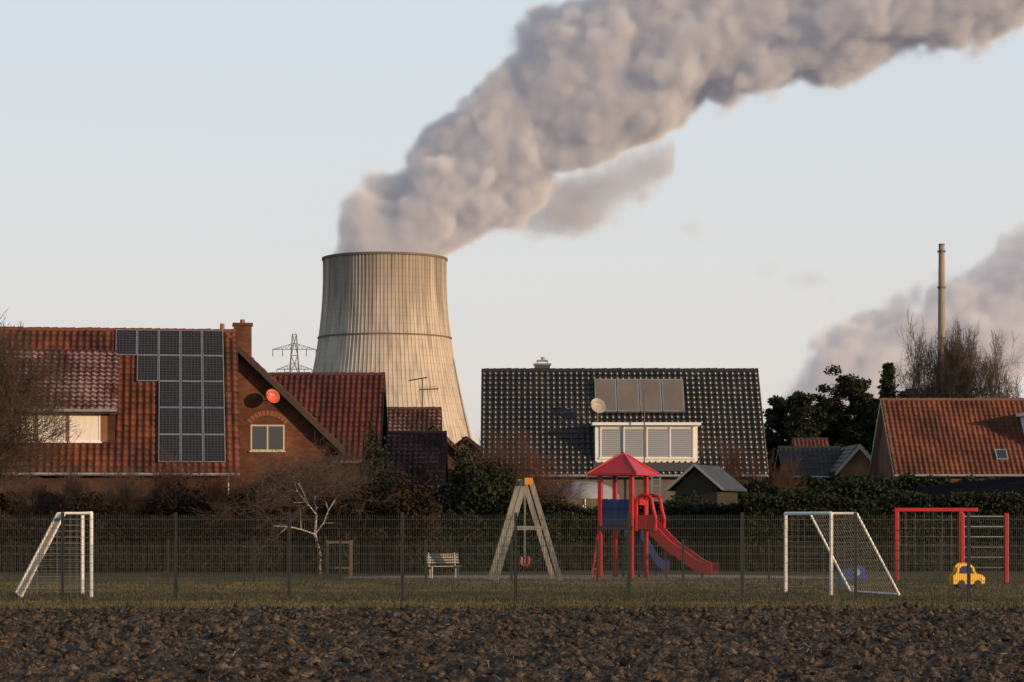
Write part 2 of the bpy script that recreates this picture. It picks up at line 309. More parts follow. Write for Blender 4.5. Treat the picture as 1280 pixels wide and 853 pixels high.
def slide_tower():
    d=77; g=group('playground_slide_tower',(PX(779,d),d,0),math.radians(-27.7)); a=0.55
    mb=MB()
    for x in (-a,a):
        for y in (-a,a): mb.box(x-0.065,x+0.065,y-0.065,y+0.065,0,3.3)
    mb.obj('corner_posts',M_red,g,bevel=0.012)
    mb=MB(); mb.box(-a+0.07,a-0.07,-a+0.07,a-0.07,1.6,1.67); mb.box(-a-0.07,a+0.07,-a-0.085,-a-0.068,1.52,1.66); mb.box(-a-0.07,a+0.07,a+0.068,a+0.085,1.52,1.66)
    mb.obj('deck',M_wooddark,g)
    mb=MB(); b=0.86; z0=3.26
    rings=[(b,z0),(b,z0+0.07),(b*0.62,z0+0.32),(0.12,z0+0.66),(0.02,z0+0.7)]
    vs=[];fs=[]
    for (r,z) in rings: vs+=[(-r,-r,z),(r,-r,z),(r,r,z),(-r,r,z)]
    for i in range(len(rings)-1):
        for j in range(4): fs.append((i*4+j,i*4+(j+1)%4,(i+1)*4+(j+1)%4,(i+1)*4+j))
    fs.append((3,2,1,0)); mb.add(vs,fs)
    for x,y in ((-1,-1),(1,-1),(1,1),(-1,1)):
        mb.tube((x*b,y*b,z0+0.07),(x*b*0.62,y*b*0.62,z0+0.33),0.03,n=6); mb.tube((x*b*0.62,y*b*0.62,z0+0.33),(x*0.1,y*0.1,z0+0.68),0.03,n=6)
    mb.tube((0,0,z0+0.66),(0,0,z0+0.78),0.08,0.02,n=10)
    mb.obj('hip_roof',M_red,g)
    mb=MB()
    mb.box(-a+0.07,a-0.07,-a-0.03,-a+0.01,1.68,2.5); mb.box(-a-0.03,-a+0.01,-a+0.07,a-0.07,1.68,2.5)
    mb.obj('blue_side_panels',M_blue,g,bevel=0.01)
    mb=MB()
    for k in range(4):
        x=-0.36+0.24*k; mb.box(x-0.012,x+0.012,-a-0.037,-a-0.0305,1.75,2.45)
    for z in (1.95,2.2): mb.box(-a+0.08,a-0.08,-a-0.045,-a-0.0375,z-0.012,z+0.012)
    mb.obj('panel_grooves',mat('dark_blue_plastic',(0.004,0.008,0.035),None,rough=0.5),g)
    mb=MB(); prof=smooth_prof([(0.57,1.72),(0.85,1.68),(1.25,1.30),(1.65,0.94),(2.1,0.66),(2.55,0.36),(2.9,0.24),(3.2,0.23)])
    trough(mb,prof,0.5,0.27,t=0.06); mb.obj('red_slide',M_red,g,smooth=False)
    mb=MB()
    for y in (-0.33,0.33):
        pts=[(0.62,y,1.5),(0.62,y,2.4)]+[(0.62+0.28-0.28*math.cos(t),y,2.4+0.24*math.sin(t)) for t in np.linspace(0.3,2.6,7)]+[(1.2,y,2.2),(1.3,y,1.85),(1.26,y,1.5)]
        mb.path(pts,0.06,8)
    mb.box(0.6,0.68,-0.3,0.3,2.32,2.5)
    mb.path([(0.62,-0.33,2.4),(0.7,-0.2,2.63),(0.7,0.2,2.63),(0.62,0.33,2.4)],0.045)
    mb.box(0.64,1.24,-0.365,-0.34,1.55,2.0); mb.box(0.64,1.24,0.34,0.365,1.55,2.0)
    mb.obj('slide_entry_hood',M_red,g)
    mb=MB(); mb.tube((2.75,0,0),(2.75,0,0.22),0.05); mb.tube((1.5,0,0),(1.5,0,1.0),0.035); mb.obj('slide_supports',M_red,g)
    mb=MB(); prof=smooth_prof([(0.57,1.3),(0.9,1.15),(1.4,0.75),(1.9,0.42),(2.5,0.22),(2.9,0.2)]); trough(mb,prof,0.55,0.3,axis='y'); mb.obj('blue_slide',M_blue,g)
    mb=MB(); mb.tube((0.28,0.62,0),(0.28,0.62,1.27),0.04); mb.tube((-0.28,0.62,0),(-0.28,0.62,1.27),0.04); mb.tube((0,2.6,0),(0,2.6,0.17),0.05); mb.obj('blue_slide_supports',M_blue,g)
    mb=MB()
    for y in (-0.25,0.25): mb.tube((-1.0,y,0),(-0.64,y,2.3),0.03)
    for k in range(1,7): 
        z=k*0.26; x=-1.0+0.36*z/2.3; mb.tube((x,-0.25,z),(x,0.25,z),0.022)
    mb.box(-a+0.07,a-0.07,a-0.02,a+0.02,2.45,2.51)
    mb.box(a-0.02,a+0.02,-a+0.07,-0.34,1.9,2.5)
    mb.obj('ladder_and_rails',M_red,g)
slide_tower()
# ------------------------------------------------------------ swing
def swing():
    d=71.5; g=group('wooden_swing_set',(PX(660,d),d,0),math.radians(4)); mb=MB()
    for yy,h in ((0,3.02),(2.6,3.02)):
        for sx in (-1,1): mb.beam((sx*0.98,yy+sx*0.02,0),(sx*0.08,yy,h),0.15,0.2,up=(0,1,0))
        mb.box(-0.42,0.42,yy-0.1,yy-0.08,1.55,1.66)
    mb.beam((0,-0.25,3.0),(0,2.85,3.0),0.13,0.15)
    mb.obj('timber_frame',M_wood,g)
    mb=MB(); mb.box(-0.12,0.12,-0.29,-0.255,2.9,3.1); mb.box(-0.1,0.1,2.855,2.89,2.9,3.1); mb.obj('beam_end_caps',mat('orange_plastic',(0.5,0.2,0.025),None,rough=0.5),g)
    mb=MB()
    for y in (1.0,1.45):
        for k in range(40):
            z=2.92-k*0.06
            mb.box(-0.008,0.008,y-0.008,y+0.008,z-0.05,z)
    mb.obj('chains',M_steel,g)
    mb=MB(); mb.box(-0.1,0.1,0.95,1.5,0.46,0.5)
    mb.path([(-0.12,0.98,0.5),(-0.12,0.98,0.72),(-0.12,1.47,0.72),(-0.12,1.47,0.5)],0.03); mb.path([(0.12,0.98,0.5),(0.12,0.98,0.72),(0.12,1.47,0.72),(0.12,1.47,0.5)],0.03)
    mb.obj('swing_seat',M_red,g)
swing()
# ------------------------------------------------------------ climbing frames
def climbing():
    d=72; s=F/d; x0=PX(1121,d); w=(1201-1121)/s; g=group('climbing_net_frame',(x0,d,0)); h=2.1; mb=MB()
    for x in (0,w): mb.box(x-0.06,x+0.06,-0.06,0.06,0,h)
    mb.box(-0.07,w+0.5,-0.065,0.065,h,h+0.11)
    mb.obj('red_frame',M_red,g,bevel=0.01)
    mb=MB()
    for k in range(1,7): x=w*k/7; mb.tube((x,0,0.35),(x,0,h),0.012,n=4)
    for k in range(1,7): z=0.35+(h-0.35)*k/7; mb.tube((0.05,0,z),(w-0.05,0,z),0.012,n=4)
    for k in range(1,7):
        for j in range(1,7): mb.disc((w*k/7,0,0.35+(h-0.35)*j/7),0.035,0.05,n=8)
    mb.obj('rope_net',mat('climbing_rope',(0.06,0.05,0.04),None),g)
    d=70.5; s=F/d; g=group('climbing_bars',(PX(1203,d),d,0)); w=(1258-1203)/s; mb=MB(); h=2.05
    for x in (0,w): mb.box(x-0.055,x+0.055,-0.055,0.055,0,h)
    mb.obj('red_posts',M_red,g,bevel=0.01)
    mb=MB()
    for k in range(6): z=0.45+k*0.3; mb.tube((0.04,0,z),(w-0.04,0,z),0.022)
    mb.obj('steel_rungs',M_steel,g)
climbing()
def spring(mb,x,z0,z1,r=0.09,turn=5):
    pts=[(x+r*math.cos(t*2*math.pi*turn),r*math.sin(t*2*math.pi*turn),z0+(z1-z0)*t) for t in np.linspace(0,1,turn*10)]
    mb.path(pts,0.016,5)
def car_rider():
    d=63.5; g=group('spring_rider_car',(PX(1209,d),d,0),math.radians(6))
    prof=[(-0.42,0.16),(-0.30,0.16),(-0.27,0.24),(-0.2,0.28),(-0.13,0.24),(-0.1,0.16),(0.14,0.16),(0.17,0.24),(0.24,0.28),(0.31,0.24),(0.34,0.16),(0.42,0.18),(0.43,0.33),(0.36,0.40),(0.2,0.44),(0.12,0.62),(0.0,0.72),(-0.2,0.72),(-0.3,0.62),(-0.35,0.44),(-0.43,0.38)]
    mb=MB(); mb.extr(prof,'y',-0.18,-0.13); mb.extr(prof,'y',0.13,0.18); mb.obj('yellow_side_panels',M_yellow,g)
    mb=MB(); mb.extr([(-0.27,0.44),(-0.04,0.44),(-0.04,0.64),(-0.18,0.64),(-0.25,0.58)],'y',-0.187,-0.183); mb.extr([(0.0,0.44),(0.13,0.44),(0.07,0.58),(0.0,0.64)],'y',-0.187,-0.183); mb.obj('window_panels',M_blue,g)
    mb=MB()
    for x in (-0.2,0.24): mb.disc((x,-0.16,0.15),0.095,0.09); mb.disc((x,0.16,0.15),0.095,0.09)
    mb.obj('wheels',M_black,g)
    mb=MB(); mb.box(-0.3,0.3,-0.127,0.127,0.32,0.36); mb.box(-0.22,-0.17,-0.127,0.127,0.36,0.58); mb.box(0.38,0.41,-0.127,0.127,0.2,0.38); mb.tube((0.05,-0.25,0.58),(0.05,0.25,0.58),0.015)
    mb.obj('seat_and_bumper',M_red,g)
    mb=MB(); spring(mb,0,0.02,0.32); mb.disc((0,0,0.01),0.15,0.02,'z'); mb.obj('spring',M_steel,g)
    mb=MB(); mb.disc((0.37,-0.19,0.3),0.035,0.02); mb.obj('headlight',M_white,g)
car_rider()
def blue_rider():
    d=64; g=group('spring_rider_elephant',(PX(1063,d),d,0),math.radians(-5))
    prof=[(-0.28,0.2),(-0.2,0.14),(-0.1,0.14),(-0.06,0.23),(0.08,0.23),(0.1,0.14),(0.2,0.14),(0.24,0.3),(0.34,0.3),(0.36,0.2),(0.42,0.2),(0.43,0.42),(0.36,0.6),(0.22,0.66),(0.1,0.58),(-0.1,0.54),(-0.26,0.5),(-0.32,0.36)]
    mb=MB(); mb.extr(prof,'y',-0.15,-0.11); mb.extr(prof,'y',0.11,0.15); mb.obj('blue_side_panels',mat('mid_blue_plastic',(0.02,0.055,0.2),None,rough=0.45),g)
    mb=MB(); mb.box(-0.22,0.1,-0.107,0.107,0.34,0.38); mb.tube((0.12,-0.22,0.54),(0.12,0.22,0.54),0.015); mb.obj('seat_and_handle',M_yellow,g)
    mb=MB(); mb.disc((0.16,-0.158,0.46),0.09,0.012); mb.obj('ear',mat('light_blue_plastic',(0.35,0.42,0.5),None,rough=0.5),g)
    mb=MB(); spring(mb,0,0.02,0.34); mb.disc((0,0,0.01),0.15,0.02,'z'); mb.obj('spring',M_steel,g)
blue_rider()
def bench():
    d=76; g=group('park_bench',(PX(555,d),d,0),math.radians(14)); mb=MB()
    for k in range(4): mb.box(-0.55,0.55,-0.2+k*0.11,-0.11+k*0.11,0.36,0.39)
    for k in range(4): z=0.46+k*0.085; y=0.27+0.03*k; mb.box(-0.55,0.55,y,y+0.03,z,z+0.055)
    mb.obj('slats',mat('pale_bench_paint',(0.26,0.24,0.19),(0.36,0.33,0.27),5,0.7),g)
    mb=MB()
    for x in (-0.42,0.42):
        mb.beam((x,-0.17,0),(x,-0.17,0.34),0.04,0.04); mb.beam((x,0.2,0),(x,0.2,0.34),0.04,0.04); mb.beam((x,-0.2,0.335),(x,0.26,0.335),0.04,0.045); mb.beam((x,0.243,0.33),(x,0.36,0.8),0.04,0.03)
    mb.obj('legs',M_steel,g)
bench()
def timber_frame():
    d=76; g=group('wooden_post_frame',(PX(424,d),d,0)); mb=MB()
    for x in (-0.38,0.38): mb.box(x-0.05,x+0.05,-0.05,0.05,0,1.2)
    mb.box(-0.33,0.33,-0.04,0.04,1.1,1.18); mb.box(-0.33,0.33,-0.04,0.04,0.3,0.36)
    mb.obj('posts_and_rails',mat('brown_wood',(0.08,0.06,0.04),(0.13,0.10,0.065),6,0.8),g)
timber_frame()
# ------------------------------------------------------------ houses
def tiles(name,O,U,V,m,parent,tw=0.30,tl=0.36):
    O=np.array(O,float);U=np.array(U,float);V=np.array(V,float)
    lu=np.linalg.norm(U); lv=np.linalg.norm(V); u=U/lu; v=V/lv; n=np.cross(u,v)
    if n[2]<0: n=-n
    nc=max(1,round(lu/tw)); nr=max(1,round(lv/tl)); tw=lu/nc; tl=lv/nr
    prof=[(0,0.0),(0.13,0.042),(0.30,0.068),(0.47,0.045),(0.62,0.006),(0.82,0.0)]
    us=np.array([(c+p)*tw for c in range(nc) for p,_ in prof]+[lu]); hs=np.array([h for c in range(nc) for _,h in prof]+[0.0])
    vs=[];fs=[];uv=[];k=len(us); base=0
    tj=np.append(np.repeat(R.normal(size=(nr,nc))*0.006,6,axis=1),np.zeros((nr,1)),axis=1)
    sag=0.03*np.array([noise.noise((a*0.35+O[0],O[1],2)) for a in us])
    for r in range(nr):
        jit=0.012*R.rand()
        for (vv,lift,fr) in ((r*tl-0.02,-0.01,0.0),(r*tl-0.02,0.035+jit,0.02),((r+1)*tl,0.008,0.98)):
            P=O+us[:,None]*u+vv*v+((hs if lift>0 else hs*0.3)+lift+tj[r]+sag)[:,None]*n
            vs.append(P); uv.append(np.stack([us/tw,np.full(k,r+fr)],1))
        for a in (0,1):
            i=np.arange(k-1)+base+a*k; fs.append(np.stack([i,i+1,i+1+k,i+k],1))
        base+=3*k
    return np_mesh(name,np.concatenate(vs),np.concatenate(fs),m,parent,uv=np.concatenate(uv))
def window(g,x0,x1,z0,z1,y,frame=M_pvc,pane=M_glass,mull=1,name='window'):
    mb=MB(); t=0.07
    mb.box(x0,x1,y-0.03,y+0.02,z0,z0+t); mb.box(x0,x1,y-0.03,y+0.02,z1-t,z1); mb.box(x0,x0+t,y-0.03,y+0.02,z0+t,z1-t); mb.box(x1-t,x1,y-0.03,y+0.02,z0+t,z1-t)
    for k in range(mull):
        x=x0+(x1-x0)*(k+1)/(mull+1); mb.box(x-0.035,x+0.035,y-0.026,y+0.02,z0+t,z1-t)
    mb.box(x0-0.06,x1+0.06,y-0.09,y-0.0305,z0-0.05,z0+0.01)
    mb.obj(name+'_frame',frame,g)
    mb=MB(); mb.box(x0+t-0.01,x1-t+0.01,y-0.008,y+0.012,z0+t-0.01,z1-t+0.01); mb.obj(name+'_pane',pane,g)
def house(name,loc,rot,x0,x1,depth,ze,zr,wall,roof,front_ov=0.4,side_ov=0.25,tw=0.3,verge=None,ridge_mat=None):
    g=group(name,loc,rot); hy=depth/2; sl=(zr-ze)/hy; t=0.16
    mb=MB(); mb.extr([(0.3,0),(depth-0.3,0),(depth-0.3,ze+0.3*sl-t-0.07),(hy,zr-t-0.07),(0.3,ze+0.3*sl-t-0.07)],'x',x0+side_ov,x1-side_ov); mb.obj('walls',wall,g)
    mb=MB()
    for sgn in (0,1):
        def T(p): return (p[0],depth-p[1],p[2]) if sgn else p
        P=[(x0,0,ze-t),(x1,0,ze-t),(x1,hy,zr-t),(x0,hy,zr-t),(x0,0,ze-0.06),(x1,0,ze-0.06),(x1,hy,zr-0.06),(x0,hy,zr-0.06)]
        mb.hexa([T(p) for p in P])
    mb.obj('roof_deck',verge or M_wooddark,g)
    tiles('roof_tiles_front',(x0-0.03,-0.05,ze-0.05*sl),(x1-x0+0.06,0,0),(0,hy+0.05,zr-ze+0.05*sl),roof,g,tw)
    tiles('roof_tiles_back',(x0-0.03,depth+0.05,ze-0.05*sl),(x1-x0+0.06,0,0),(0,-hy-0.05,zr-ze+0.05*sl),roof,g,tw)
    mb=MB(); x=x0-0.03
    while x<x1: 
        j=random.uniform(-0.012,0.012); mb.tube((x,hy,zr-0.03+j),(min(x+0.4,x1+0.03),hy,zr-0.015+j),0.125,0.14,n=10); x+=0.38
    mb.obj('ridge_tiles',ridge_mat or mat(name+'_ridge',(0.08,0.022,0.014) if roof is not M_tile_dk else (0.014,0.013,0.012),None,rough=0.6),g)
    mb=MB(); mb.tube((x0,-0.11,ze-0.12),(x1,-0.11,ze-0.12),0.07,n=8); mb.tube((x1-0.5,-0.05,ze-0.15),(x1-0.5,0.22,ze-0.5),0.04); mb.tube((x1-0.5,0.22,ze-0.5),(x1-0.5,0.22,0.0),0.04)
    mb.obj('gutter',M_steel,g)
    mb=MB()
    for xx in (x0-0.035,x1+0.005):
        for sgn in (0,1):
            def T(p): return (p[0],depth-p[1],p[2]) if sgn else p
            mb.hexa([T(p) for p in [(xx,0,ze-0.22),(xx+0.03,0,ze-0.22),(xx+0.03,hy,zr-0.22),(xx,hy,zr-0.22),(xx,0,ze+0.05),(xx+0.03,0,ze+0.05),(xx+0.03,hy,zr+0.05),(xx,hy,zr+0.05)]])
    mb.obj('verge_boards',verge or M_wooddark,g)
    return g
def solar_mat():
    m=bpy.data.materials.new('solar_cells'); m.use_nodes=True; N=m.node_tree.nodes; L=m.node_tree.links; b=N['Principled BSDF']
    b.inputs['Roughness'].default_value=0.22; b.inputs['Specular IOR Level'].default_value=0.3
    uv=N.new('ShaderNodeUVMap'); uv.uv_map='UVMap'; br=N.new('ShaderNodeTexBrick'); br.offset=0
    L.new(uv.outputs[0],br.inputs['Vector']); br.inputs['Scale'].default_value=1; br.inputs['Brick Width'].default_value=1; br.inputs['Row Height'].default_value=1; br.inputs['Mortar Size'].default_value=0.04
    br.inputs['Color1'].default_value=(0.012,0.012,0.014,1); br.inputs['Color2'].default_value=(0.018,0.018,0.02,1); br.inputs['Mortar'].default_value=(0.09,0.09,0.095,1)
    L.new(br.outputs[0],b.inputs['Base Color']); return m
M_solar=solar_mat()
def dish(mb,C,n_,r0,stay):
    a=n_.orthogonal().normalized(); b=n_.cross(a); vs=[C-n_*0.1]; fs=[]
    for r,h in ((r0*0.55,-0.07),(r0,0.0)):
        for i in range(20): t=i*math.pi/10; vs.append(C+a*r*math.cos(t)+b*r*1.08*math.sin(t)+n_*h)
    for i in range(20): fs.append((0,1+i,1+(i+1)%20)); fs.append((1+i,21+i,21+(i+1)%20,1+(i+1)%20))
    mb.add(vs,fs); mb.tube(C-n_*0.08,stay,0.025); mb.tube(C-n_*0.08+b*r0*-0.9,C+n_*0.4,0.012); mb.tube(C+n_*0.4,C+n_*0.48,0.035)
def left_house():
    ze,zr,dep=3.9,10.4,12.0; hy=6.0; sl=(zr-ze)/hy; rot=math.radians(8)
    loc=(PX(300,103.3),103.3,0)
    g=house('brick_house',loc,rot,-19,0,dep,ze,zr,M_brick,M_tile_or,ridge_mat=mat('orange_ridge',(0.13,0.04,0.018),None,rough=0.6))
    e=Vector((0,1,sl)).normalized(); n=Vector((0,-sl,1)).normalized(); SL=math.hypot(hy,zr-ze)
    def S(x,s,h): return Vector((x,0,ze))+e*s+n*h
    pw=0.965; ph=SL/179*33.6
    fr=MB(); vs=[];fs=[];uv=[]
    top=SL-0.12
    for row,(c0,c1) in enumerate([(0,5),(1,5),(2,5),(2,5),(2,5)]):
        for c in range(c0,c1):
            xa=-0.58-(5-c)*pw; xb=xa+pw-0.03; s1=top-row*ph; s0=s1-ph+0.03
            fr.hexa([S(xa,s0,0.1),S(xb,s0,0.1),S(xb,s1,0.1),S(xa,s1,0.1),S(xa,s0,0.15),S(xb,s0,0.15),S(xb,s1,0.15),S(xa,s1,0.15)])
            k=len(vs); i=0.03
            vs+= [S(xa+i,s0+i,0.1535),S(xb-i,s0+i,0.1535),S(xb-i,s1-i,0.1535),S(xa+i,s1-i,0.1535)]; uv+=[(0,0),(6,0),(6,10),(0,10)]; fs.append((k,k+1,k+2,k+3))
    fr.obj('solar_panel_frames',M_steel,g); np_mesh('solar_panel_cells',[tuple(v) for v in vs],fs,M_solar,g,uv=uv)
    xa,xb=-18.5,-5.35; y0=1.1; zb=ze+y0*sl; zt=6.55; yr=4.95; zrr=ze+yr*sl
    mb=MB(); mb.hexa([(xa,y0,zb-0.3),(xb,y0,zb-0.3),(xb,yr,zrr-0.4),(xa,yr,zrr-0.4),(xa,y0,zt-0.1),(xb,y0,zt-0.1),(xb,yr,zrr-0.08),(xa,yr,zrr-0.08)]); mb.obj('dormer_walls',M_brick,g)
    mb=MB(); mb.hexa([(xa-0.1,y0-0.35,zt-0.16),(xb+0.12,y0-0.35,zt-0.16),(xb+0.12,yr,zrr+0.0),(xa-0.1,yr,zrr+0.0),(xa-0.1,y0-0.35,zt-0.02),(xb+0.12,y0-0.35,zt-0.02),(xb+0.12,yr,zrr+0.06),(xa-0.1,yr,zrr+0.06)]); mb.obj('dormer_roof_deck',M_wooddark,g)
    tiles('dormer_roof_tiles',(xa-0.12,y0-0.4,zt+0.03),(xb-xa+0.26,0,0),(0,yr-y0+0.4,zrr-zt+0.1),M_tile_fr,g)
    mb=MB(); mb.tube((xa,y0-0.44,zt-0.03),(xb+0.1,y0-0.44,zt-0.03),0.06); mb.obj('dormer_gutter',M_steel,g)
    for (p0,p1) in ((-60,6),(12,48),(54,87),(92,130)):
        window(g,(p0-300)/28.8-0.05,(p1-300)/28.8-0.05,zb+0.1,zt-0.16,y0-0.001,M_pvc,M_curtain,0,name='dormer_window')
    mb=MB()
    for a,b in ((48,54),(87,92),(130,139)): mb.box((a-300)/28.8-0.03,(b-300)/28.8-0.07,y0-0.03,y0-0.004,zb+0.1,zt-0.16)
    mb.obj('dormer_cladding',mat('ochre_cladding',(0.16,0.07,0.03),(0.2,0.09,0.04),4,0.7),g)
    window(g,-8.1,-7.75,0.1,2.2,0.297,M_pvc,M_curtain,0,name='terrace_door'); window(g,-4.5,-2.7,1.0,2.2,0.297,M_pvc,M_glass,1)
    window(g,-13,-10.5,0.9,2.2,0.297,M_pvc,M_glass,1)
    k=27.4; fy=6.2; sh=fy*math.sin(rot)
    wx=lambda p:((p-640)/k-loc[0]+sh)/math.cos(rot); wz=lambda p:H+(HY-p)/k
    c=wx(287); hw=5.2; zrw=10.1; zew=5.05
    w=MB(); w.extr([(c-hw+0.5,0),(c+hw-0.5,0),(c+hw-0.5,zew+0.25),(c,zrw-0.25),(c-hw+0.5,zew+0.25)],'y',fy,fy+8); w.obj('wing_walls',M_brick2,g)
    d=MB()
    for sg in (-1,1):
        d.hexa([(c,fy-0.55,zrw-0.22),(c+sg*hw,fy-0.55,zew-0.22),(c+sg*hw,fy+8,zew-0.22),(c,fy+8,zrw-0.22),(c,fy-0.55,zrw-0.07),(c+sg*hw,fy-0.55,zew-0.07),(c+sg*hw,fy+8,zew-0.07),(c,fy+8,zrw-0.07)])
        d.hexa([(c,fy-0.6,zrw-0.30),(c+sg*hw,fy-0.6,zew-0.30),(c+sg*hw,fy-0.56,zew-0.30),(c,fy-0.56,zrw-0.30),(c,fy-0.6,zrw+0.04),(c+sg*hw,fy-0.6,zew+0.04),(c+sg*hw,fy-0.56,zew+0.04),(c,fy-0.56,zrw+0.04)])
    d.obj('wing_roof_deck',M_wooddark,g)
    for sg in (-1,1): tiles('wing_roof_tiles',(c+sg*hw,fy-0.6,zew),(0,8.7,0),(-sg*hw,0,zrw-zew),M_tile_or,g)
    mb=MB(); y=fy-0.6
    while y<fy+8: mb.tube((c,y,zrw),(c,y+0.4,zrw+0.01),0.125,0.14,n=10); y+=0.38
    mb.obj('wing_ridge_tiles',mat('orange_ridge2',(0.13,0.04,0.018),None,rough=0.6),g)
    window(g,wx(313),wx(355),wz(564),wz(531),fy-0.002,mat('cream_window_frame',(0.42,0.40,0.27),None,rough=0.5),M_glass,1,name='gable_window')
    mb=MB(); xm=(wx(313)+wx(355))/2; hwid=(wx(355)-wx(313))/2
    for i in range(11):
        a0=math.pi*(0.2+0.6*i/11); a1=math.pi*(0.2+0.6*(i+0.85)/11); r0,r1=hwid*1.25,hwid*1.55; zc=wz(531)-hwid*0.7
        mb.extr([(xm+r0*math.cos(a0),zc+r0*math.sin(a0)),(xm+r1*math.cos(a0),zc+r1*math.sin(a0)),(xm+r1*math.cos(a1),zc+r1*math.sin(a1)),(xm+r0*math.cos(a1),zc+r0*math.sin(a1))],'y',fy-0.03,fy-0.003)
    mb.obj('brick_arch',mat('arch_brick',(0.19,0.07,0.035),None,rough=0.8),g)
    mb=MB(); C=Vector((wx(340),fy-0.75,wz(496))); dish(mb,C,Vector((0.35,-0.9,0.25)).normalized(),0.32,(C.x,fy,C.z-0.15))
    mb.obj('satellite_dish',mat('orange_red_paint',(0.5,0.09,0.04),None,rough=0.5),g)
    mb=MB(); cx=wx(304); mb.box(cx-0.4,cx+0.4,fy+0.5,fy+1.3,8.6,wz(410)+0.15); mb.box(cx-0.46,cx+0.46,fy+0.44,fy+1.36,wz(410)+0.15,wz(410)+0.27); mb.obj('chimney',M_brick2,g)
    mb=MB(); mb.tube((cx,fy+0.9,wz(410)+0.25),(cx,fy+0.9,wz(410)+0.45),0.12,n=12); mb.tube((cx-0.95,fy-0.2,10.2),(cx-0.95,fy-0.2,10.75),0.13,0.1,n=10); mb.obj('chimney_pots',mat('terracotta_pot',(0.25,0.09,0.05),None,rough=0.7),g)
    mb=MB(); mb.box(0.3,6.2,5.7,6.19,0,2.6); mb.obj('side_wall',M_brick,g)
left_house()
def roof_house(name,pxl,pxr,ridge_y,eave_y,d,depth,wall,roof,rot=0):
    s=F/d; xl=PX(pxl,d); xr=PX(pxr,d); zr=H+(HY-ridge_y)/(F/(d+depth/2)); ze=PZ(eave_y,d)
    return house(name,(xr,d,0),math.radians(rot),xl-xr,0,depth,ze,zr,wall,roof)
roof_house('brick_house',250,475,468,575,124,9,M_brick,M_tile_rd)
roof_house('brick_house',480,556,541,606,128,6,M_brick,M_tile_fr)
roof_house('brick_house',470,549,511,580,143,8,M_brick,M_tile_fr)
def gable_house(name,pxc,apex_y,hwpx,eave_y,d,length,wall,roof,trim=None):
    s=F/d; g=group(name,(PX(pxc,d),d,0)); hw=hwpx/s; zr=PZ(apex_y,d); ze=PZ(eave_y,d); sl=(zr-ze)/hw
    w=MB(); w.extr([(-hw+0.3,0),(hw-0.3,0),(hw-0.3,ze+0.3*sl-0.24),(0,zr-0.24),(-hw+0.3,ze+0.3*sl-0.24)],'y',0.3,length); w.obj('walls',wall,g)
    d_=MB()
    for sg in (-1,1):
        d_.hexa([(0,-0.05,zr-0.22),(sg*hw,-0.05,ze-0.22),(sg*hw,length+.3,ze-0.22),(0,length+.3,zr-0.22),(0,-0.05,zr-0.06),(sg*hw,-0.05,ze-0.06),(sg*hw,length+.3,ze-0.06),(0,length+.3,zr-0.06)])
        tiles('roof_tiles',(sg*hw*1.03,-0.1,ze-0.03*hw*sl),(0,length+0.5,0),(-sg*hw*1.03,0,(zr-ze)*1.03),roof,g)
    d_.obj('roof_deck',M_wooddark,g)
    if trim:
        b=MB()
        for sg in (-1,1): b.hexa([(0,-0.16,zr-0.26),(sg*hw,-0.16,ze-0.26),(sg*hw,-0.12,ze-0.26),(0,-0.12,zr-0.26),(0,-0.16,zr+0.03),(sg*hw,-0.16,ze+0.03),(sg*hw,-0.12,ze+0.03),(0,-0.12,zr+0.03)])
        b.obj('barge_boards',trim,g)
    window(g,-0.55,0.55,ze*0.62,ze*0.62+1.1,0.298,M_pvc,M_glass,1)
    return g
gable_house('brick_gable_house',542,532,47,578,136,10,M_brick2,M_tile_or)
gable_house('brick_gable_house',583,546,38,575,180,12,M_brick2,M_tile_or2)
def antenna(px,py0,py1,d):
    s=F/d; g=group('tv_antenna',(PX(px,d),d,PZ(py1,d))); h=(py1-py0)/s; mb=MB(); mb.tube((0,0,0),(0,0,h),0.045)
    mb.tube((-0.85,0,h-0.1),(0.3,0,h+0.1),0.035); mb.tube((-0.2,0,h-0.65),(1.0,0,h-0.6),0.035)
    for k in range(8): x=-0.8+k*0.15; mb.tube((x,-0.3,h-0.1+(x+0.85)*0.17),(x+0.02,0.3,h-0.1+(x+0.85)*0.17),0.012,n=4)
    for k in range(8): x=-0.15+k*0.15; mb.tube((x,0,h-0.85),(x,0,h-0.4),0.015,n=4)
    mb.obj('mast_and_elements',mat('weathered_aluminium',(0.04,0.04,0.04),None,rough=0.5),g)
antenna(528,474,511,147)
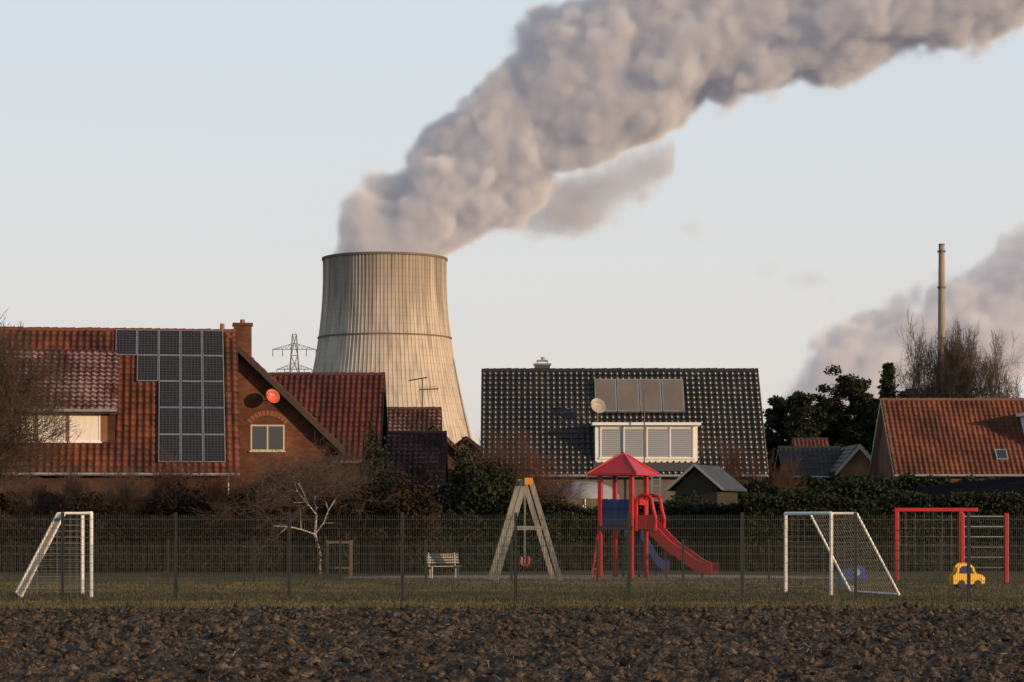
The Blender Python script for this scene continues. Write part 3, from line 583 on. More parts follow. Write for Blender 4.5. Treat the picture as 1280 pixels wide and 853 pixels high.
def dark_house():
    d=119; dep=10; s=F/d; xl=PX(601,d); xr=PX(960,d); zr=H+(HY-463)/(F/(d+5)); ze=H+(HY-592)/s
    g=house('dark_roof_house',(xl,d,0),0,0,xr-xl,dep,ze,zr,mat('brown_render_wall',(0.09,0.075,0.06),(0.13,0.11,0.09),2,0.8),M_tile_dk,verge=mat('grey_verge',(0.2,0.195,0.19),None,rough=0.6))
    hy=5.0; sl=(zr-ze)/hy; e=Vector((0,1,sl)).normalized(); n=Vector((0,-sl,1)).normalized()
    def S(x,s_,h): return Vector((x,0,ze))+e*s_+n*h
    SL=math.hypot(hy,zr-ze); X=lambda px,dd=121: PX(px,dd)-xl
    y0=0.45; dd=d+y0; zt=PZ(532,dd); zb2=PZ(577,dd); xa,xb=X(744,dd),X(872,dd)
    yr=(zt-ze)/sl; m0=math.hypot(y0,y0*sl)
    mb=MB(); mb.hexa([(xa,y0,zb2-0.3),(xb,y0,zb2-0.3),(xb,yr,zt-0.1),(xa,yr,zt-0.1),(xa,y0,zt-0.02),(xb,y0,zt-0.02),(xb,yr+0.1,zt-0.02),(xa,yr+0.1,zt-0.02)]); mb.obj('dormer_body',M_white,g)
    mb=MB(); mb.box(xa-0.15,xb+0.15,y0-0.3,yr+0.3,zt,zt+0.14); mb.obj('dormer_flat_roof',M_pvc,g)
    mb=MB(); mb.box(xa-0.08,xb+0.08,y0-0.25,yr+0.25,zt+0.14,zt+0.17); mb.obj('dormer_roofing_felt',M_black,g)
    nw=4; ww=(xb-xa-0.5)/nw
    sh=MB(); fr=MB(); za,zc=zb2+0.2,zt-0.08
    for k in range(nw):
        a=xa+0.3+k*ww; b=a+ww-0.08
        fr.box(a-0.05,a+0.02,y0-0.06,y0-0.003,za,zc); 
        z=za+0.05
        while z<zc-0.1: sh.hexa([(a+0.03,y0-0.055,z),(b-0.02,y0-0.055,z),(b-0.02,y0-0.01,z),(a+0.03,y0-0.01,z),(a+0.03,y0-0.025,z+0.085),(b-0.02,y0-0.025,z+0.085),(b-0.02,y0-0.01,z+0.085),(a+0.03,y0-0.01,z+0.085)]); z+=0.1
    fr.box(xb-0.25,xb-0.18,y0-0.06,y0-0.003,za,zc); fr.box(xa+0.2,xb-0.12,y0-0.065,y0-0.004,za-0.08,za-0.002); fr.box(xa+0.2,xb-0.12,y0-0.065,y0-0.004,zc+0.002,zc+0.06)
    sh.obj('dormer_roller_shutters',mat('grey_shutter',(0.27,0.29,0.32),None,rough=0.5),g); fr.obj('dormer_window_frames',M_pvc,g)
    mb=MB(); q0,q1=m0-0.6,m0-0.02
    mb.hexa([S(xa-0.1,q0,0.09),S(xb+0.1,q0,0.09),S(xb+0.1,q1,0.1),S(xa-0.1,q1,0.1),S(xa-0.1,q0,0.11),S(xb+0.1,q0,0.11),S(xb+0.1,q1,0.12),S(xa-0.1,q1,0.12)]); mb.obj('lead_apron',mat('lead_flashing',(0.05,0.05,0.053),None,rough=0.5),g)
    dd=d+3.6; xa,xb=X(743,dd),X(855,dd); s0=SL*0.56; s1=SL*0.87
    nn=4; w=(xb-xa)/nn; fr=MB(); gl=MB()
    for k in range(nn):
        a=xa+k*w+0.02; b=xa+(k+1)*w-0.02
        fr.hexa([S(a,s0,0.14),S(b,s0,0.14),S(b,s1,0.2),S(a,s1,0.2),S(a,s0,0.24),S(b,s0,0.24),S(b,s1,0.3),S(a,s1,0.3)])
        i=0.06; gl.hexa([S(a+i,s0+i,0.243),S(b-i,s0+i,0.243),S(b-i,s1-i,0.3),S(a+i,s1-i,0.3),S(a+i,s0+i,0.25),S(b-i,s0+i,0.25),S(b-i,s1-i,0.307),S(a+i,s1-i,0.307)])
    fr.obj('collector_frames',M_steel,g); gl.obj('collector_glass',mat('collector_absorber',(0.12,0.10,0.08),(0.16,0.135,0.11),0.6,0.4),g)
    cx=X(678,124); mb=MB(); mb.box(cx-0.4,cx+0.4,5.2,6.0,zr-1,zr+0.3); mb.obj('chimney',mat('chimney_slate',(0.05,0.05,0.054),None,rough=0.6),g)
    mb=MB(); mb.box(cx-0.46,cx+0.46,5.14,6.06,zr+0.3,zr+0.38); mb.box(cx-0.3,cx+0.3,5.3,5.9,zr+0.5,zr+0.56)
    for x in (-0.25,0.25): mb.box(cx+x-0.03,cx+x+0.03,5.35,5.85,zr+0.38,zr+0.5)
    mb.tube((cx+0.05,5.6,zr+0.56),(cx+0.05,5.6,zr+0.72),0.12,n=10); mb.obj('chimney_cowl',M_steel,g)
    mb=MB(); C=Vector((X(748,120.5),1.7,PZ(507,120.5))); dish(mb,C,Vector((0.3,-0.9,0.3)).normalized(),0.38,(C.x,2.3,ze+2.3*sl)); mb.obj('satellite_dish',mat('beige_dish',(0.3,0.27,0.23),None,rough=0.5),g)
    mb=MB(); mb.tube((X(805,119),-0.3,0),(X(805,119),-0.3,PZ(488,119)),0.035); mb.obj('radio_mast',mat('dark_pole',(0.02,0.02,0.02),None,rough=0.5),g)
    window(g,2,4,0.9,2.2,0.297,M_pvc,M_glass,1); window(g,8,9,0.1,2.2,0.297,M_pvc,M_glass,0)
dark_house()
def right_house():
    d=138; dep=10; s=F/d; xl=PX(1118,d); zr=H+(HY-500)/(F/(d+5)); ze=H+(HY-592)/s
    g=house('terracotta_house',(xl,d,0),0,0,13,dep,ze,zr,M_brick2,M_tile_or2,ridge_mat=mat('terra_ridge',(0.16,0.055,0.028),None,rough=0.6),verge=mat('pale_verge',(0.35,0.3,0.26),None,rough=0.6))
    hy=5.0; sl=(zr-ze)/hy; e=Vector((0,1,sl)).normalized(); n=Vector((0,-sl,1)).normalized()
    def S(x,s_,h): return Vector((x,0,ze))+e*s_+n*h
    mb=MB(); x=PX(1248,140)-xl; mb.hexa([S(x-0.35,1.1,0.06),S(x+0.35,1.1,0.06),S(x+0.35,2.0,0.06),S(x-0.35,2.0,0.06),S(x-0.35,1.1,0.14),S(x+0.35,1.1,0.14),S(x+0.35,2.0,0.14),S(x-0.35,2.0,0.14)]); mb.obj('skylight_frame',M_steel,g)
    mb=MB(); mb.hexa([S(x-0.27,1.18,0.141),S(x+0.27,1.18,0.141),S(x+0.27,1.92,0.141),S(x-0.27,1.92,0.141),S(x-0.27,1.18,0.15),S(x+0.27,1.18,0.15),S(x+0.27,1.92,0.15),S(x-0.27,1.92,0.15)]); mb.obj('skylight_glass',M_glass,g)
    mb=MB(); x=PX(1278,141)-xl; mb.box(x,x+3,1.6,4.5,ze+1.6*sl-0.1,PZ(520,140)); mb.obj('dormer_body',M_white,g)
    mb=MB(); mb.box(x-0.2,x+3.2,1.3,4.8,PZ(520,140),PZ(516,140)); mb.obj('dormer_roof',M_pvc,g)
right_house()
roof_house('small_brick_house',980,1058,560,594,150,6,M_brick,M_tile_dk)
gable_house('brick_gable_house',1074,556,30,590,147.5,8,brick_mat('yellow_brick',(0.40,0.22,0.10),(0.32,0.17,0.08),(0.2,0.17,0.13)),M_tile_dk,mat('pale_verge',(0.35,0.3,0.26),None))
roof_house('small_brick_house',996,1040,549,575,172,5,M_brick2,M_tile_or)
def carport():
    d=92; s=F/d; g=group('carport',(PX(1146,d),d,0)); w=200/s; mb=MB()
    mb.hexa([(0,0,PZ(630,d)),(w,0,PZ(626,d)),(w,4,PZ(602,d)),(0,4,PZ(620,d)),(0,0,PZ(627,d)),(w,0,PZ(623,d)),(w,4,PZ(590,d)),(0.9,4,PZ(606,d))]); mb.obj('roof_sheet',mat('dark_roof_sheet',(0.006,0.007,0.01),(0.012,0.013,0.018),3,0.9,0.4,8,spec=0.0),g)
    mb=MB()
    for x in (0.2,w-0.2):
        for y in (0.15,3.6): mb.box(x-0.06,x+0.06,y-0.06,y+0.06,0,PZ(631,d))
    mb.obj('posts',M_wooddark,g)
    mb=MB(); mb.box(0,w,-0.03,-0.004,PZ(633,d),PZ(631.5,d)); mb.obj('edge_trim',M_steel,g)
carport()
def shed():
    d=96; s=F/d; g=group('garden_shed',(PX(868,d),d,0),math.radians(-25)); hw=1.05; zr=PZ(581,d); ze=zr-0.95
    w=MB(); w.extr([(-hw+.15,0),(hw-.15,0),(hw-.15,ze),(0,zr-0.12),(-hw+.15,ze)],'y',0.2,2.6); w.obj('shed_walls',mat('grey_timber_cladding',(0.025,0.022,0.018),(0.045,0.04,0.033),4,0.85,stretch=(1,1,6),spec=0.2),g)
    r=MB()
    for sg in (-1,1): r.hexa([(0,0,zr-0.06),(sg*hw*1.15,0,ze-0.1),(sg*hw*1.15,2.9,ze-0.1),(0,2.9,zr-0.06),(0,0,zr),(sg*hw*1.15,0,ze-0.03),(sg*hw*1.15,2.9,ze-0.03),(0,2.9,zr)])
    r.obj('shed_roof',mat('shed_roof_felt',(0.02,0.022,0.026),(0.04,0.043,0.05),3,0.6),g)
    r=MB()
    for sg in (-1,1): r.beam((0,-0.025,zr+0.0),(sg*hw*1.15,-0.025,ze-0.05),0.04,0.08)
    r.obj('barge_boards',mat('grey_trim',(0.3,0.29,0.27),None),g)
    window(g,-0.35,0.35,1.4,2.3,0.198,M_pvc,M_glass,1)
    g=group('white_ladder',(PX(821,97),97,0)); mb=MB(); zt=PZ(592,97)
    for x in (-0.17,0.17): mb.tube((x,0,0),(x,0.5,zt),0.028)
    for k in range(1,13): z=k*0.29; mb.tube((-0.17,0.5*z/zt,z),(0.17,0.5*z/zt,z),0.02)
    mb.obj('rails_and_rungs',M_white,g)
shed()
def pavilion():
    d=97; s=F/d; g=group('garden_pavilion',(PX(730,d),d,0)); r=44/s; z0=PZ(624,d); z1=PZ(602,d); mb=MB(); vs=[];fs=[]; n=32
    for k in range(8):
        t=k/7*math.pi/2; rr=r*math.cos(t)+0.01; z=z0+(z1-z0)*math.sin(t)**0.9
        for i in range(n): a=2*math.pi*i/n; q=1-0.05*abs(math.sin(a*4)); vs.append((rr*q*math.cos(a),rr*q*math.sin(a),z))
    for k in range(7):
        for i in range(n): fs.append((k*n+i,k*n+(i+1)%n,(k+1)*n+(i+1)%n,(k+1)*n+i))
    mb.add(vs,fs); mb.obj('canopy',mat('grey_canvas',(0.17,0.18,0.2),(0.25,0.26,0.29),2,0.7),g,smooth=True)
    mb=MB()
    for i in range(8): a=2*math.pi*i/8; mb.tube((r*0.95*math.cos(a),r*0.95*math.sin(a),0),(r*0.95*math.cos(a),r*0.95*math.sin(a),z0+0.02),0.03)
    mb.obj('legs',M_steel,g)
pavilion()
# ------------------------------------------------------------ vegetation
def hedge(name,x0,x1,d,depth,h,m,n,size=0.09,rough=0.25):
    g=group(name,(x0,d,0)); L=x1-x0
    nx=max(2,int(L/0.4)); 
    hs=lambda x:h*(1+rough*0.5*noise.noise((x*0.45+d,d,0))+rough*0.3*noise.noise((x*1.7,d,3)))
    vs=[];fs=[]
    for i in range(nx+1):
        x=L*i/nx; hh=hs(x+x0)-0.18
        vs+=[(x,0.12,0),(x,0.12,hh*0.85),(x,depth*0.3,hh),(x,depth*0.7,hh),(x,depth-0.12,hh*0.85),(x,depth-0.12,0)]
    for i in range(nx):
        for j in range(5): fs.append((i*6+j,i*6+6+j,i*6+7+j,i*6+1+j))
    mb=MB(); mb.add(vs,fs); mb.obj('shrub_core',M_dark,g)
    x=R.rand(n)*L; t=R.rand(n); hh=np.array([hs(a+x0) for a in x]); k=R.normal(size=n)*0.09
    front=t<0.6; top=(t>=0.6)
    z=np.where(front,R.rand(n)*hh,hh*(1+0)+k); y=np.where(front,k-0.02,R.rand(n)*depth)
    rnd=np.clip((z/hh-0.82)/0.18,0,1)*front; y=y+rnd*depth*0.25
    bul=np.array([noise.noise((a*1.3,b*1.3,d)) for a,b in zip(x,z)])*0.3
    y=np.where(front,y-bul,y); z=np.where(top,z+bul*0.6,z)
    leaves('leaves',np.stack([x,y,np.clip(z,0.02,None)],1),size,m,g)
def bush(name,px,pytop,wpx,d,m,n,size=0.09,depthk=0.8,core=True):
    s=F/d; h=PZ(pytop,d); w=wpx/s/2; g=group(name,(PX(px,d),d,0))
    dirs=R.normal(size=(n,3)); dirs/=np.linalg.norm(dirs,axis=1)[:,None]; dirs[:,2]=np.abs(dirs[:,2])
    u=np.array([noise.noise((a*2.4+px,b*2.4,c*2.4)) for a,b,c in dirs])
    rr=(1+0.34*u)*(0.78+0.27*R.rand(n))
    P=dirs*rr[:,None]*np.array([w,w*depthk,h*0.98])
    z0=R.rand(n)<0.3; P[z0,2]*=R.rand(z0.sum()); 
    leaves('leaves',P,size,m,g)
    if core:
        mb=MB(); vs=[];fs=[];na=14
        for k in range(6):
            t=k/5*math.pi/2*0.98
            for i in range(na):
                a=2*math.pi*i/na; dd=(math.cos(a)*math.cos(t),math.sin(a)*math.cos(t),math.sin(t)); q=0.72*(1+0.34*noise.noise((dd[0]*2.4+px,dd[1]*2.4,dd[2]*2.4)))
                vs.append((dd[0]*q*w,dd[1]*q*w*depthk,dd[2]*q*h))
        for k in range(5):
            for i in range(na): fs.append((k*na+i,k*na+(i+1)%na,(k+1)*na+(i+1)%na,(k+1)*na+i))
        mb.add(vs,fs); mb.obj('shrub_core',M_dark,g)
    return g
def grow(segs,p,d,l,r,lev,maxlev,spread,up,nseg=3,kids=3,shr=0.68):
    q=p
    for i in range(nseg):
        d=(d+Vector((random.gauss(0,1),random.gauss(0,1),random.gauss(0,1)))*0.13+Vector((0,0,up))).normalized()
        q2=q+d*(l/nseg); r2=r*(1-0.32/nseg*(1)); segs.append((q,q2,r,r2)); q=q2; r=r2
        if lev<maxlev and (i>0 or lev>0):
            for c in range(kids if i==nseg-1 else max(1,kids-1)):
                a=Vector((random.gauss(0,1),random.gauss(0,1),random.gauss(0,1))); a=(a-d*a.dot(d)).normalized()
                nd=(d*math.cos(spread)+a*math.sin(spread)*(0.7+0.6*random.random())).normalized()
                grow(segs,q,nd,l*shr*(0.75+0.4*random.random()),r*0.62,lev+1,maxlev,spread,up,nseg,kids,shr)
def segs_mesh(name,segs,m,g,n=4,rmin=0.0):
    P=np.array([s[0][:] for s in segs]);Q=np.array([s[1][:] for s in segs]);r0=np.maximum(np.array([s[2] for s in segs]),rmin);r1=np.maximum(np.array([s[3] for s in segs]),rmin)
    d=Q-P; d/=np.linalg.norm(d,axis=1)[:,None]+1e-9; a=np.cross(d,np.array([0.31,0.77,0.55])); a/=np.linalg.norm(a,axis=1)[:,None]+1e-9; b=np.cross(d,a)
    ring=[]
    for c,r in ((P,r0),(Q,r1)):
        for i in range(n):
            t=2*math.pi*i/n; ring.append(c+(a*math.cos(t)+b*math.sin(t))*r[:,None])
    v=np.stack(ring,1).reshape(-1,3); k=len(P)
    f=np.array([[i,(i+1)%n,n+(i+1)%n,n+i] for i in range(n)]); f=(f[None]+2*n*np.arange(k)[:,None,None]).reshape(-1,4)
    return np_mesh(name,v,f,m,g)
def bare_tree(name,px,pytop,d,m=M_twig,trunk=None,lev=4,kids=3,spread=0.6,up=0.05,rmin=0.012,trunk_r=None,stems=1,lk=0.34,wide=None,shr=0.68,sp0=0.25):
    h=PZ(pytop,d); g=group(name,(PX(px,d),d,0)); segs=[]
    for k in range(stems):
        s0=sp0 if stems>1 else 0.05
        dr=Vector((random.gauss(0,s0),random.gauss(0,s0),1)).normalized()
        grow(segs,Vector((random.gauss(0,0.1)*(stems>1),0,0)),dr,h*lk,trunk_r or h*0.018,0,lev,spread,up,3,kids,shr)
    zs=sorted(s[1].z for s in segs); zt=zs[int(len(zs)*0.985)-1]; k=h/zt
    kx=k; cx=0.0
    if wide:
        xs=sorted(s[1].x for s in segs); lo,hi=xs[int(len(xs)*0.05)],xs[int(len(xs)*0.95)]; kx=min(k*3.0,wide*d/F/(hi-lo))
    sc_=lambda v:Vector((v.x*kx,v.y*kx,max(v.z,0.0)*k))
    segs=[(sc_(s[0]),sc_(s[1]),s[2],s[3]) for s in segs]
    big=[s for s in segs if s[2]>rmin*2.6]; sm=[s for s in segs if s[2]<=rmin*2.6]
    if big: segs_mesh('trunk_and_limbs',big,trunk or M_bark,g,7)
    if sm: segs_mesh('twigs',sm,m,g,3,rmin)
    return g
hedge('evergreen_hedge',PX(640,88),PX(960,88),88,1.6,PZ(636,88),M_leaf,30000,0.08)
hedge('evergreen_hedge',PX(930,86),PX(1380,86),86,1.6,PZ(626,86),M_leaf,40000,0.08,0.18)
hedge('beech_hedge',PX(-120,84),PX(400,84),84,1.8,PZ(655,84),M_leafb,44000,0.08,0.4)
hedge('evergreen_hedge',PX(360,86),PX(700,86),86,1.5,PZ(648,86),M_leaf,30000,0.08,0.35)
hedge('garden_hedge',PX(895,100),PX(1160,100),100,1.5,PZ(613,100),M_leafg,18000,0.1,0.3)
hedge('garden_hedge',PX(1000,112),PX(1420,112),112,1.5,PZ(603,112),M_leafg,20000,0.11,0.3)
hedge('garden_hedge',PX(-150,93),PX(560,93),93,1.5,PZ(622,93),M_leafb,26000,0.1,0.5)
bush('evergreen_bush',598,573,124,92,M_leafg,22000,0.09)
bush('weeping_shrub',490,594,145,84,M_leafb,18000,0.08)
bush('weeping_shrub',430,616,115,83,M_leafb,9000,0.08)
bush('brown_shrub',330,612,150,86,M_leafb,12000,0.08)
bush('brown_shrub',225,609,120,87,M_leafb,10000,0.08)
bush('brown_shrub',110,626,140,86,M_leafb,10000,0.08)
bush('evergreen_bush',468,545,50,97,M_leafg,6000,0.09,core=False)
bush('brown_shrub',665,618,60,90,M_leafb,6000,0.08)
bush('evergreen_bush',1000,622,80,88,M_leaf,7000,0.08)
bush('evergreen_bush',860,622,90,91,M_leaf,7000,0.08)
bare_tree('bare_tree',2,430,92,M_twig,lev=5,kids=3,spread=0.6,stems=2,rmin=0.0065,lk=0.36,wide=120,trunk_r=0.09)
for px,py,dd,mm in ((388,572,88,M_twig),(160,578,90,M_twigr),(250,594,90,M_twigr),(310,590,92,M_twigr),(430,570,95,M_twig),(945,560,105,M_twigr),(655,545,95,M_twigr),(684,566,93,M_twigr),(75,592,88,M_twig),(130,590,87,M_twig),(345,596,86,M_twig),(460,560,94,M_twig)):
    bare_tree('bare_shrub',px,py,dd,mm,lev=4,kids=3,spread=0.5,stems=2,rmin=0.0045,trunk_r=0.025,wide=85,sp0=0.4)
bare_tree('birch_tree',400,562,82,M_twig,trunk=M_birch,lev=4,kids=3,spread=0.9,up=-0.06,rmin=0.0055,trunk_r=0.06,wide=125)
def pine(name,px,pytop,wpx,d,n=5200,spruce=False):
    s=F/d; h=PZ(pytop,d); w=wpx/s/2; g=group(name,(PX(px,d),d,0)); segs=[]; P=[]
    q=Vector((0,0,0)); k=8
    for i in range(k):
        q2=Vector((random.gauss(0,0.12)*(0 if spruce else 1),random.gauss(0,0.12),h*0.97*(i+1)/k)); segs.append((q,q2,0.25*(1-i/k)+0.04,0.25*(1-(i+1)/k)+0.03)); q=q2
    if spruce:
        z=h*0.12
        while z<h*0.98:
            rr=w*(1-z/h)**0.8+0.15
            for j in range(7):
                a=random.random()*6.28; L=rr*(0.7+0.5*random.random()); e=Vector((math.cos(a)*L,math.sin(a)*L,z-0.25*L)); segs.append((Vector((0,0,z)),e,0.05,0.02))
                m_=int(n/ (7*34))+4
                t=R.rand(m_)**0.6; c=np.array((0,0,z))[None]*(1-t[:,None])+np.array(e[:])[None]*t[:,None]; P.append(c+R.normal(size=(m_,3))*np.array([0.22,0.22,0.16]))
            z+=h/36
    else:
        nb=26
        for j in range(nb):
            z=h*(0.34+0.62*(j/nb)**0.8); a=j*2.4+random.random(); tt=(z/h-0.34)/0.62; L=w*(1.0-0.6*tt*tt)*(0.55+0.55*random.random())
            e=Vector((math.cos(a)*L,math.sin(a)*L,z+L*0.25)); mid=Vector((e.x*0.5,e.y*0.5,z+L*0.05)); segs.append((Vector((0,0,z-0.2)),mid,0.09,0.06)); segs.append((mid,e,0.06,0.03))
            for c in range(3):
                cc=np.array(mid.lerp(e,0.1+0.45*c)[:])+R.normal(size=3)*0.3; rad=w*0.30*(0.7+0.6*R.rand()); m_=n//(nb*3)
                v=R.normal(size=(m_,3)); v/=np.linalg.norm(v,axis=1)[:,None]; v*=(R.rand(m_)**0.5)[:,None]; P.append(cc+v*np.array([rad,rad,rad*0.6]))
    segs_mesh('trunk_and_limbs',segs,M_bark,g,6); leaves('needles',np.concatenate(P),0.2,M_pine,g,1.8)
for px,py,w in ((975,494,66),(1003,490,64),(1030,498,60),(1063,462,76),(1088,494,60),(1140,480,60),(1168,478,56),(1195,488,56),(1232,500,70),(1268,498,80),(1045,515,90),(990,520,80),(1100,515,90)):
    pine('pine_tree',px,py,w,250+random.random()*20,12000)
pine('spruce_tree',1110,448,50,245,11000,True)
pine('spruce_tree',1132,496,40,240,6000,True)
bare_tree('bare_oak_tree',1240,420,232,M_oak,lev=5,kids=3,spread=0.75,up=0.0,rmin=0.013,lk=0.3,wide=115,trunk_r=0.3)
bare_tree('bare_oak_tree',1190,440,236,M_oak,lev=5,kids=3,spread=0.75,up=0.0,rmin=0.013,lk=0.3,wide=85,trunk_r=0.25)
bare_tree('bare_oak_tree',1290,434,230,M_oak,lev=5,kids=3,spread=0.75,up=0.0,rmin=0.013,lk=0.3,wide=110,trunk_r=0.28)
def treeline():
    g=group('distant_treeline',(0,520,0)); P=[]
    for i in range(260):
        x=-230+i*1.9+random.random(); h=9+4*noise.noise((x*0.03,0,0))+3*random.random(); m_=240
        v=R.normal(size=(m_,3)); v/=np.linalg.norm(v,axis=1)[:,None]; v*=(R.rand(m_)**0.35)[:,None]; P.append(np.array([x,random.random()*12,h*0.55])+v*np.array([2.6,2.4,h*0.5]))
    leaves('foliage',np.concatenate(P),0.8,M_pine,g)
treeline()
# ------------------------------------------------------------ pylon
def pylon():
    d=620; s=F/d; g=group('electricity_pylon',(PX(368,d),d,0)); h=PZ(418,d); mb=MB(); t=0.12
    W=lambda z: 4.0*(1-z/h)**1.1+0.5
    zs=[h*k/9 for k in range(10)]
    for a,b in zip(zs[:-1],zs[1:]):
        wa,wb=W(a),W(b); C=[(-1,-1),(1,-1),(1,1),(-1,1)]
        for i in range(4):
            p,q=C[i],C[(i+1)%4]
            mb.tube((p[0]*wa,p[1]*wa,a),(p[0]*wb,p[1]*wb,b),t,n=4); mb.tube((p[0]*wa,p[1]*wa,a),(q[0]*wb,q[1]*wb,b),t*0.6,n=4); mb.tube((q[0]*wa,q[1]*wa,a),(p[0]*wb,p[1]*wb,b),t*0.6,n=4)
            mb.tube((p[0]*wb,p[1]*wb,b),(q[0]*wb,q[1]*wb,b),t*0.6,n=4)
    for z,L in ((PZ(437,d),27/s),(PZ(462,d),22/s)):
        for sg in (-1,1):
            mb.tube((0,-0.5,z),(sg*L,0,z),t,n=4); mb.tube((0,-0.5,z+1.6),(sg*L,0,z),t*0.8,n=4)
            for k in range(1,5): x=sg*L*k/5; mb.tube((x,0,z),(x,0,z+1.6*(1-k/5)),t*0.5,n=4); mb.tube((x,0,z),(sg*L*(k-1)/5,0,z+1.6*(1-(k-1)/5)),t*0.5,n=4)
            for k in (0.55,1.0): mb.tube((sg*L*k,0,z),(sg*L*k,0,z-1.8),0.12,n=5)
    mb.obj('lattice',mat('pylon_steel',(0.12,0.125,0.13),None,rough=0.6),g)
pylon()
# ------------------------------------------------------------ cooling tower
def cooling():
    d=1400; s=F/d; g=group('cooling_tower',(PX(481,d),d,0)); a=76.5/s; z0=PZ(343,d); b=203/s; ztop=PZ(323,d)
    rr=lambda z:a*math.sqrt(1+((z-z0)/b)**2)
    zs=[9+(ztop-9)*k/70 for k in range(71)]; NR=108; n=NR*4
    off=[0.0,0.0,0.30,0.30]
    vs=[];fs=[]
    for k,z in enumerate(zs):
        for i in range(n):
            t=2*math.pi*(i//4+(0,0.72,0.78,0.94)[i%4])/NR; r=rr(z)+off[i%4]
            vs.append((r*math.cos(t),r*math.sin(t),z))
    m0=len(zs)*n
    for k in range(len(zs)-1):
        for i in range(n): fs.append((k*n+i,k*n+(i+1)%n,(k+1)*n+(i+1)%n,(k+1)*n+i))
    for z in zs:
        for i in range(n):
            t=2*math.pi*i/n; r=rr(z)-1.0; vs.append((r*math.cos(t),r*math.sin(t),z))
    for k in range(len(zs)-1):
        for i in range(n): fs.append((m0+k*n+i,m0+(k+1)*n+i,m0+(k+1)*n+(i+1)%n,m0+k*n+(i+1)%n))
    K=(len(zs)-1)*n
    for i in range(n): fs.append((K+i,K+(i+1)%n,m0+K+(i+1)%n,m0+K+i)); fs.append((i,m0+i,m0+(i+1)%n,(i+1)%n))
    m=bpy.data.materials.new('tower_concrete'); m.use_nodes=True; N=m.node_tree.nodes; L=m.node_tree.links; bs=N['Principled BSDF']; bs.inputs['Roughness'].default_value=0.9; bs.inputs['Specular IOR Level'].default_value=0.2
    tc=N.new('ShaderNodeTexCoord'); mp=N.new('ShaderNodeMapping'); mp.inputs['Scale'].default_value=(0.35,0.35,0.012); L.new(tc.outputs['Object'],mp.inputs[0])
    no=N.new('ShaderNodeTexNoise'); no.inputs['Scale'].default_value=1; no.inputs['Detail'].default_value=6; L.new(mp.outputs[0],no.inputs['Vector'])
    sp=N.new('ShaderNodeSeparateXYZ'); L.new(tc.outputs['Object'],sp.inputs[0])
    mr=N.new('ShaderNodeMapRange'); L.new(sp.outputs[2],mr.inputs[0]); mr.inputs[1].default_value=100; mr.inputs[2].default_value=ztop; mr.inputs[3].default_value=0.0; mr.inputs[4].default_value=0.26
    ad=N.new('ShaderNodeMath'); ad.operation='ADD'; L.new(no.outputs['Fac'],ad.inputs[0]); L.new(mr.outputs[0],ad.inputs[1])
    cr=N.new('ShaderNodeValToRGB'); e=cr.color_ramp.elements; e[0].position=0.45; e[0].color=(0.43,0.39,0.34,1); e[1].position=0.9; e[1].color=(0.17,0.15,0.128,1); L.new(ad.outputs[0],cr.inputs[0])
    wv=N.new('ShaderNodeMath'); wv.operation='FRACT'; dv=N.new('ShaderNodeMath'); dv.operation='DIVIDE'; L.new(sp.outputs[2],dv.inputs[0]); dv.inputs[1].default_value=4.5; L.new(dv.outputs[0],wv.inputs[0])
    lt=N.new('ShaderNodeMath'); lt.operation='LESS_THAN'; L.new(wv.outputs[0],lt.inputs[0]); lt.inputs[1].default_value=0.1
    m3=N.new('ShaderNodeMapRange'); L.new(lt.outputs[0],m3.inputs[0]); m3.inputs[3].default_value=1.0; m3.inputs[4].default_value=0.88
    vs_=N.new('ShaderNodeVectorMath'); vs_.operation='SCALE'; L.new(cr.outputs[0],vs_.inputs[0]); L.new(m3.outputs[0],vs_.inputs['Scale'])
    L.new(vs_.outputs[0],bs.inputs['Base Color'])
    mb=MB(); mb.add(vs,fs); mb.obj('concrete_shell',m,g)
    def ring(mb,z,r,w,h):
        vs=[];fs=[];nn=120
        for (ro,zo) in ((r,z),(r+w,z),(r+w,z+h),(r,z+h)):
            for i in range(nn): t=2*math.pi*i/nn; vs.append((ro*math.cos(t),ro*math.sin(t),zo))
        for k in range(4):
            for i in range(nn): fs.append((k*nn+i,k*nn+(i+1)%nn,((k+1)%4)*nn+(i+1)%nn,((k+1)%4)*nn+i))
        mb.add(vs,fs)
    mb=MB(); zr=PZ(424,d); ring(mb,zr,rr(zr)-0.3,1.1,0.8); ring(mb,ztop-1.4,rr(ztop)-0.2,1.0,1.2); mb.obj('stiffening_rings',mat('dark_concrete',(0.12,0.11,0.095),None,rough=0.9),g)
    mb=MB(); r1=rr(9)-0.5; r0=r1+3
    for i in range(56):
        t=2*math.pi*i/56; dt=math.pi/56
        for sg in (-1,1): mb.tube((r0*math.cos(t),r0*math.sin(t),0),(r1*math.cos(t+sg*dt),r1*math.sin(t+sg*dt),9.2),0.5,n=6)
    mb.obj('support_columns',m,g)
cooling()
def stack():
    d=1230; s=F/d; g=group('power_station_chimney',(PX(1177,d),d,0)); h=PZ(307,d); mb=MB(); mb.tube((0,0,0),(0,0,h),2.8,1.5,n=24); mb.obj('stack_shaft',mat('stack_concrete',(0.27,0.235,0.2),(0.2,0.175,0.15),0.08,0.9),g,smooth=False)
    mb=MB()
    for z in (h-3.5,h-22,h-48): mb.tube((0,0,z),(0,0,z+0.9),2.15,n=20)
    mb.tube((0,0,h),(0,0,h+0.8),1.6,n=20); mb.obj('platforms',mat('dark_concrete',(0.12,0.11,0.095),None),g)
stack()
